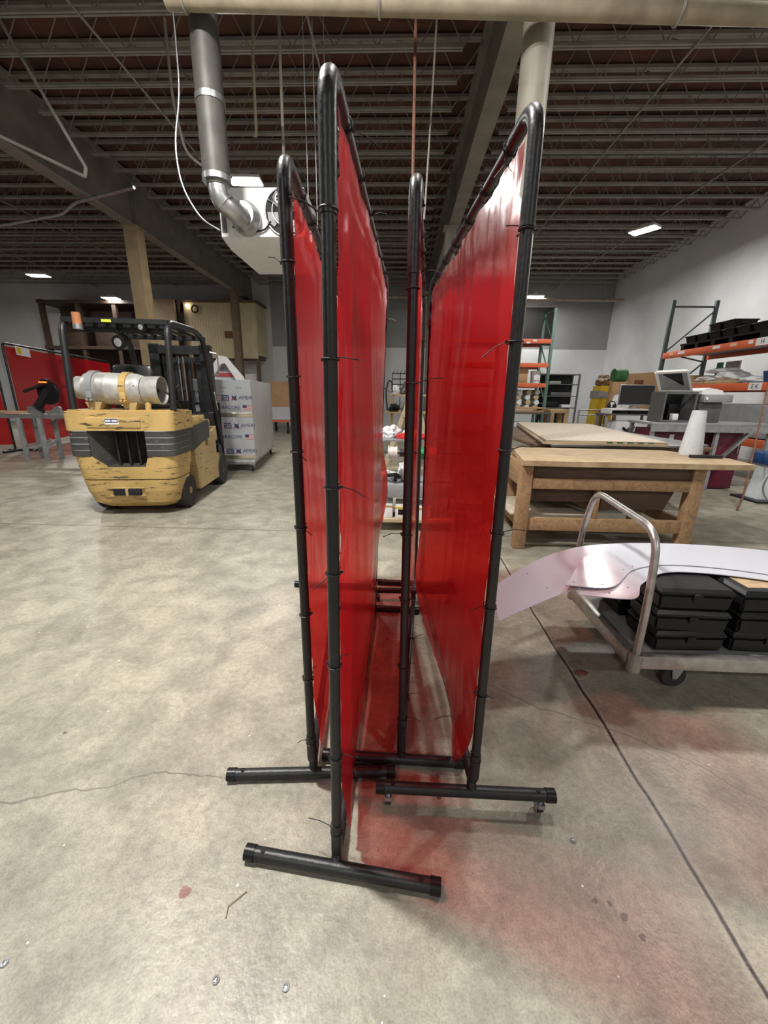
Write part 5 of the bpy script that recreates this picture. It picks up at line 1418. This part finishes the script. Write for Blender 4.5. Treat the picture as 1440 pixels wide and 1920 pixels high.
def carton(x, y_, z, sx, sy, sz, label, grp='cartons on the far rack', mat='carton'):
    t = thing('carton', label, 'box', (x, y_, z), random.uniform(-.03, .03), grp)
    MB().bb(-sx / 2, sx / 2, -sy / 2, sy / 2, 0, sz, .006).build('carton_body', M[mat], t)
    MB().bb(-.03, .03, -sy / 2 - .001, sy / 2 + .001, sz - .06, sz + .001).build('tape', M['lumber'], t)
    return t
carton(4.02, 14.3, 1.862, .36, .36, .285, 'brown carton low on the far rack, beside the white pail')
carton(3.62, 14.3, 1.862, .36, .36, .285, 'brown carton low on the far rack, nearer the red screen')
carton(4.02, 14.3, 2.149, .36, .36, .26, 'brown carton stacked upper, beside the white pail on the far rack')
carton(3.62, 14.3, 2.149, .36, .36, .26, 'brown carton stacked upper on the far rack, nearer the red screen')
PA = thing('pail', 'white pail with a lid on the far rack beside the cartons', 'pail', (4.50, 14.3, 1.862))
MB().lathe([(0, 0), (.145, 0), (.165, .36), (0, .36)], (0, 0, 0), (0, 0, 1), 20).build('pail_body', M['white'], PA)
MB().lathe([(0, .36), (.175, .36), (.175, .39), (0, .39)], (0, 0, 0), (0, 0, 1), 20).build('lid', M['bag'], PA)
MB().bb(-.10, .10, -.164, -.150, .10, .24).build('label', M['sticker'], PA)
o = MB().ball((3.55, 14.3, 1.20), 1, (.30, .25, .20), 3, .03).build('red_bag', M['red_plastic'], smooth=3); tag(o, 'red plastic bag on the bottom level of the far rack', 'bag')
rolls = MB()
for i, x in enumerate((3.98, 4.28, 4.56)):
    for k in range(4):
        o = MB().cyl((x + (.03 if k % 2 else 0), 14.15, 1.085 + k * .165), (x + (.03 if k % 2 else 0), 14.75, 1.085 + k * .165), .082, seg=18).build('paper_roll', M['white_cloth'] if (i + k) % 2 else M['ply_edge'])
        tag(o, f"{'white' if (i + k) % 2 else 'tan'} roll {['lowest', 'second up', 'third up', 'topmost'][k]} in the {['pile nearest the red bag', 'middle pile', 'pile nearest the rack upright'][i]} on the far rack", 'roll', 'rolls on the far rack')

# dark shelving in the corner
DS = thing('steel_shelving', 'low dark steel shelving unit with clutter between far rack and corner', 'shelf', (5.75, 15.3, 0))
for x in (5.10, 6.25):
    for y_ in (15.0, 15.6): MB().bb(x - .025, x + .025, y_ - .025, y_ + .025, 0, 2.22).build('post', M['dgrey'], DS, world=True)
for z in (2.18, 1.85, 1.45, 1.05, .5, .12): MB().bb(5.08, 6.27, 14.98, 15.62, z, z + .03).build('shelf', M['dgrey'], DS, world=True)
MB().bb(5.08, 6.27, 15.61, 15.63, .1, 2.2).build('back_sheet', M['steel_dark'], DS, world=True)
for i, (x, z, w_, h_, m_, lab) in enumerate(((5.45, 1.88, .4, .10, 'grey', 'grey tray on the upper dark shelf'), (5.7, 1.48, .7, .12, 'dgrey', 'dark wide bin on the middle dark shelf'), (5.4, 1.08, .4, .2, 'black_matt', 'black box on the dark shelf, nearest the far rack'), (5.95, 1.08, .35, .1, 'bag', 'pale parcel on the dark shelf, nearest the corner'))):
    o = MB().bb(x - w_ / 2, x + w_ / 2, 15.05, 15.5, z + .001, z + h_, .01).build('shelf_bin', M[m_]); tag(o, lab, 'bin')

# blue drill press base, pails and a loop of hose at the picture edge
BD = thing('bench_motor', 'blue motor unit on a pale pedestal under the end of the steel bench', 'motor', (5.35, 6.0, 0))
MB().box((5.40, 6.0, .62), (.34, .30, .17), bev=.03).build('motor_body', M['blue'], BD, world=True)
MB().ball((5.44, 5.85, .64), .03).build('knob', M['white'], BD, world=True)
MB().prism([(5.26, .03), (5.56, .03), (5.52, .53), (5.32, .53)], 5.9, 6.12, 'xz').build('pedestal', M['white_cloth'], BD, world=True)
MB().bb(5.15, 5.7, 5.75, 6.25, 0, .03).build('base', M['steel_dark'], BD, world=True)
o = MB().tube([Vector((5.42 + .36 * math.cos(a_), 5.62 + .05 * math.sin(a_ * 2), .372 + .36 * math.sin(a_))) for a_ in [k * 2 * PI / 40 for k in range(40)]], .011, 8, True).build('hoop', M['grey'])
tag(o, 'large thin grey hoop standing before the blue motor unit', 'hoop')
o = MB().tube([(4.54, 5.33, .012), (4.63, 5.40, .2), (4.9, 5.75, .85), (5.2, 6.15, 1.55), (5.3, 6.3, 1.9)], [.016, .012, .011, .010, .010], 8).build('rusty_rod', M['rust_rod'])
tag(o, 'long thin rusty rod leaning from the floor toward the rack', 'rod')
# ------------------------------------------------------------------ wire spool cart seen between the screens
SP = thing('spool_cart', 'grey steel spool cart with a low box shelf seen between the red screens', 'cart', (.2, 4.3, 0))
def sp(mb, name, mat): return mb.build(name, mat, SP, world=True)
sp(MB().bb(-.24, .62, 4.12, 4.62, .10, .14, .004), 'lower_shelf', M['ply_edge'])
sp(MB().bb(-.22, .60, 4.12, 4.62, .38, .52, .006), 'tray', M['grey'])
sp(MB().bb(-.24, .62, 4.40, 4.72, .935, .96, .003), 'upper_shelf', M['galv'])
for x in (-.23, .61):
    for y_ in (4.14, 4.62): sp(MB().bb(x - .014, x + .014, y_ - .014, y_ + .014, .07, 1.0), 'post', M['galv'])
for x in (-.20, .58):
    for y_ in (4.17, 4.58): sp(MB().cyl((x - .012, y_, .036), (x + .012, y_, .036), .036, seg=14).bb(x - .01, x + .01, y_ - .01, y_ + .01, .05, .10), 'caster', M['rubber'])
sp(MB().cyl((-.25, 4.10, .855), (.63, 4.10, .855), .008, seg=8).bb(-.24, -.225, 4.09, 4.14, .84, .87).bb(.605, .62, 4.09, 4.14, .84, .87), 'spool_rod', M['steel_dark'])
def spool(x, w_, r, m_, name, label):
    t = thing('wire_spool', label, 'spool', (x, 4.10, .855), 0, 'wire spools on the cart rod')
    MB().lathe([(.009, -w_ / 2), (r, -w_ / 2), (r * 1.01, 0), (r, w_ / 2), (.009, w_ / 2)], (0, 0, 0), (1, 0, 0), 24).build('wire', M[m_], t)
    for s in (-1, 1): MB().lathe([(.009, 0), (r * 1.18, 0), (r * 1.18, .004), (.009, .004)], (s * (w_ / 2 + .002) - .002, 0, 0), (1, 0, 0), 24).build('flange', M['steel_dark'] if m_ != 'white_wire' else M['white'], t)
spool(-.06, .085, .062, 'white_wire', '', 'fat spool of white wire on the cart rod')
spool(.055, .085, .038, 'steel_dark', '', 'slim dark spool between the white and green wire')
spool(.21, .085, .060, 'green_wire', '', 'spool of green wire on the cart rod')
spool(.34, .085, .060, 'red_plastic', '', 'spool of red wire past the green one on the cart rod')
for i, (x, m_, lab) in enumerate(((.05, 'red_plastic', 'red bundle lying on the upper cart shelf above the dark spool'), (.22, 'red_plastic', 'red bundle lying on the upper cart shelf above the green spool'))):
    o = MB().lump((x, 4.50, .961 + .73 * .034), (.075, .05, .034), x * 9, .4).build('red_bundle', M[m_]); tag(o, lab, 'bundle', 'red bundles')
for i, (x, y_, s_, lab) in enumerate(((-.10, 4.60, (.10, .07, .075), 'clear bag of parts on the upper cart shelf, over the white spool'), (.13, 4.63, (.09, .06, .065), 'clear bag of parts behind the red bundle on the cart'))):
    o = MB().lump((x, y_, .961 + .73 * s_[2]), s_, x * 7 + 1, .45).build('parts_bag', M['bag']); tag(o, lab, 'bag', 'bags on the cart')
for i, (x, y_, z, s_, m_, lab) in enumerate(((-.11, 4.35, .522, (.09, .09, .06), 'bag', 'crumpled white bag in the cart tray, nearest the front screen'), (.09, 4.34, .522, (.09, .09, .11), 'bag', 'tall clear bag standing in the cart tray'))):
    o = MB().lump((x, y_, z + .73 * s_[2]), s_, x * 7 + 2, .5).build('poly_bag', M[m_]); tag(o, lab, 'bag', 'bags in the tray')
o = MB().tube(fillet([(-.12, 4.2, .60), (-.02, 4.17, .62), (.02, 4.19, .58)], .03), .02, 8).cyl((-.03, 4.17, .54), (-.02, 4.17, .62), .018, seg=8).build('black_fitting', M['black_matt']); tag(o, 'black pipe fitting on the crumpled bag in the tray', 'fitting')
for i, (x0, x1, z1, m_, lab) in enumerate(((-.15, -.05, .31, 'white', 'white carton upright on the low cart shelf, nearest the front screen'), (-.02, .13, .30, 'sticker', 'white and yellow carton on the low cart shelf'), (.17, .36, .29, 'white', 'white carton on the low cart shelf, past the screen post'))):
    t = thing('small_carton', lab, 'box', ((x0 + x1) / 2, 4.25, .141), 0, 'cartons on the spool cart')
    MB().bb(x0, x1, 4.16, 4.4, .141, z1, .003).build('carton_body', M[m_], t, world=True)
    MB().bb(x0, x1, 4.157, 4.16, z1 - .05, z1 - .03).build('yellow_band', M['haz_yellow'] if i == 1 else M['carton'], t, world=True)
    if i == 1: MB().bb(x0 + .03, x1 - .02, 4.157, 4.16, .18, .24).build('dark_print', M['black_matt'], t, world=True)
o = MB().lump((-.185, 4.24, .141 + .73 * .05), (.04, .06, .05), 5.0, .4).build('white_rag', M['bag']); tag(o, 'white rag on the corner of the low cart shelf', 'rag')

# leaning ladder and the cluttered back bench in the gap
LD = thing('stepladder', 'pale wooden stepladder with splayed rails standing beyond the spool cart', 'ladder', (.15, 7.0, 0))
mb = MB()
mb.bar((-.33, 6.9, 0), (.16, 7.1, 1.36), .025, .075, (1, 0, 0)); mb.bar((.62, 6.9, 0), (.30, 7.1, 1.36), .025, .075, (1, 0, 0))
mb.build('side_rail', M['ladder'], LD, world=True)
mb = MB()
for k in range(4):
    f = (k + .7) / 4.7
    mb.bar((-.33 + .49 * f, 6.9 + .2 * f, 1.36 * f), (.62 - .32 * f, 6.9 + .2 * f, 1.36 * f), .09, .025)
mb.build('step', M['ladder'], LD, world=True)
mb = MB().bar((-.2, 7.6, 0), (.17, 7.15, 1.34), .025, .04).bar((.55, 7.6, 0), (.29, 7.15, 1.34), .025, .04)
mb.build('rear_leg', M['ladder'], LD, world=True)
MB().bb(.13, .33, 7.05, 7.2, 1.36, 1.385).build('cap', M['ladder'], LD, world=True)
BB = thing('back_bench', 'cluttered pale bench by the back of the aisle between the screens', 'bench', (.2, 9.2, 0))
MB().bb(-.20, .85, 8.9, 9.6, 1.40, 1.44).bb(-.30, .85, 8.7, 9.6, 1.05, 1.08).build('shelf', M['lumber'], BB, world=True)
for x in (-.17, .8):
    for y_ in (8.95, 9.55): MB().bb(x - .025, x + .025, y_ - .025, y_ + .025, 0, 1.40).build('leg', M['lumber'], BB, world=True)
for i, (x, y_, z, s_, m_, lab) in enumerate(((-.10, 9.1, 1.441, (.08, .08, .10), 'bag', 'white bag on the upper shelf of the back bench'), (.12, 9.1, 1.441, (.10, .08, .12), 'dgrey', 'dark tool on the upper shelf of the back bench'), (-.12, 8.85, 1.081, (.10, .08, .09), 'black_matt', 'black tool on the lower shelf of the back bench'), (.62, 9.1, 1.441, (.06, .06, .09), 'blue', 'blue bottle on the upper shelf of the back bench'), (.14, 8.85, 1.081, (.09, .07, .07), 'dgrey', 'dark grey part on the lower shelf of the back bench'))):
    o = MB().lump((x, y_, z + .73 * s_[2]), s_, x * 5 + 3, .6, 2.4).build(['bag', 'hand_tool', 'hand_tool', 'bottle', 'metal_fitting'][i], M[m_]); tag(o, lab, ['bag', 'tool', 'tool', 'bottle', 'fitting'][i])
o = MB().tube(fillet([(-.26, 8.75, 1.10), (-.30, 8.75, 1.5), (-.24, 8.75, 1.72), (-.17, 8.8, 1.68), (-.17, 8.85, 1.47)], .1), .016, 8).build('hose', M['rubber']); tag(o, 'black hose looping up from the back bench', 'hose')
CRK = thing('wall_rack', 'black wire rack with rows of hooks standing against the back of the aisle', 'rack', (.1, 14.0, 0))
mb = MB()
for x in (-.27, 0, .27, .54): mb.bb(x - .012, x + .012, 13.99, 14.01, 1.0, 2.13)
for z in (2.12, 1.95, 1.78, 1.62): mb.bb(-.28, .55, 13.97, 14.03, z - .03, z)
for k in range(7): mb.cyl((-.24 + k * .12, 14, 2.12), (-.20 + k * .12, 13.98, 2.22), .008, seg=5)
mb.build('wire_frame', M['black_matt'], CRK, world=True)
MB().bb(-.30, .57, 13.85, 14.15, .96, 1.0).bb(-.28, -.24, 13.9, 14.1, 0, .96).bb(.5, .54, 13.9, 14.1, 0, .96).build('stand', M['dgrey'], CRK, world=True)

# floor litter in the foreground
o = MB().tube([(-.454, .746, .003), (-.458, .773, .006), (-.444, .786, .005), (-.418, .811, .004)], .0017, 6).cyl((-.458, .773, .006), (-.466, .782, .004), .0014, seg=6).build('twig', M['ladder'])
tag(o, 'tiny pale forked twig on the floor beside the nearest foot bar', 'twig')
for x, y_, lab in ((-.427, .623, 'small metal floor anchor near the lower edge, second from the front screen'), (-.248, .618, 'small metal floor anchor near the lower edge, closest to the front screen'), (-.983, .629, 'small metal floor anchor at the edge of the picture'), (.614, 1.002, 'small metal floor anchor between the front screen and the floor joint')):
    t = thing('floor_anchor', lab, 'anchor', (x, y_, 0), 0, 'floor anchors')
    MB().torus((0, 0, .0015), (0, 0, 1), .0075, .0022, 16, 6).build('rim', M['grey'], t)
    MB().lump((0, 0, .002), (.0055, .0065, .003), x * 9, .5, 2.0, 3).build('core', M['galv'], t)
o = MB().ball((1.005, 1.86, .008), 1, (.035, .02, .009), 3, .15).build('leaf_scrap', M['rust_rod'])
tag(o, 'small rusty scrap on the floor joint beside the platform cart', 'scrap')
# ------------------------------------------------------------------ camera and view
cd = bpy.data.cameras.new('camera')
cam = bpy.data.objects.new('camera', cd); COL.objects.link(cam)
cd.sensor_fit = 'VERTICAL'; cd.sensor_height = 36.0; cd.sensor_width = 27.0
cd.lens = 36.0 * 752.0 / 1920.0
cd.clip_start = 0.05; cd.clip_end = 100
# the camera was held 1.42 m up, pitched about 16 degrees down, turned 2 degrees and tipped 1 degree
dYv = Vector((30 / 752, 219 / 752, -1)).normalized()
dDn = Vector((-40 / 752, -2640 / 752, -1)); dDn = (dDn - dYv * dDn.dot(dYv)).normalized()
up = -dDn; dX = dYv.cross(up)
cam.matrix_world = Matrix.Translation((0, 0, 1.42)) @ Matrix((dX, dYv, up)).to_4x4()
SC.camera = cam
w = bpy.data.worlds.new('world'); SC.world = w; w.use_nodes = True
w.node_tree.nodes['Background'].inputs['Color'].default_value = (1, .97, .93, 1)
w.node_tree.nodes['Background'].inputs['Strength'].default_value = 0.0
vs = SC.view_settings
vs.view_transform = 'Standard'; vs.look = 'None'; vs.gamma = 1.0; vs.exposure = 0.0
try: vs.use_curve_mapping = False
except Exception: pass
cy = SC.cycles
cy.use_denoising = True
cy.max_bounces = 10; cy.transparent_max_bounces = 16; cy.diffuse_bounces = 5; cy.glossy_bounces = 4
cy.sample_clamp_indirect = 8.0
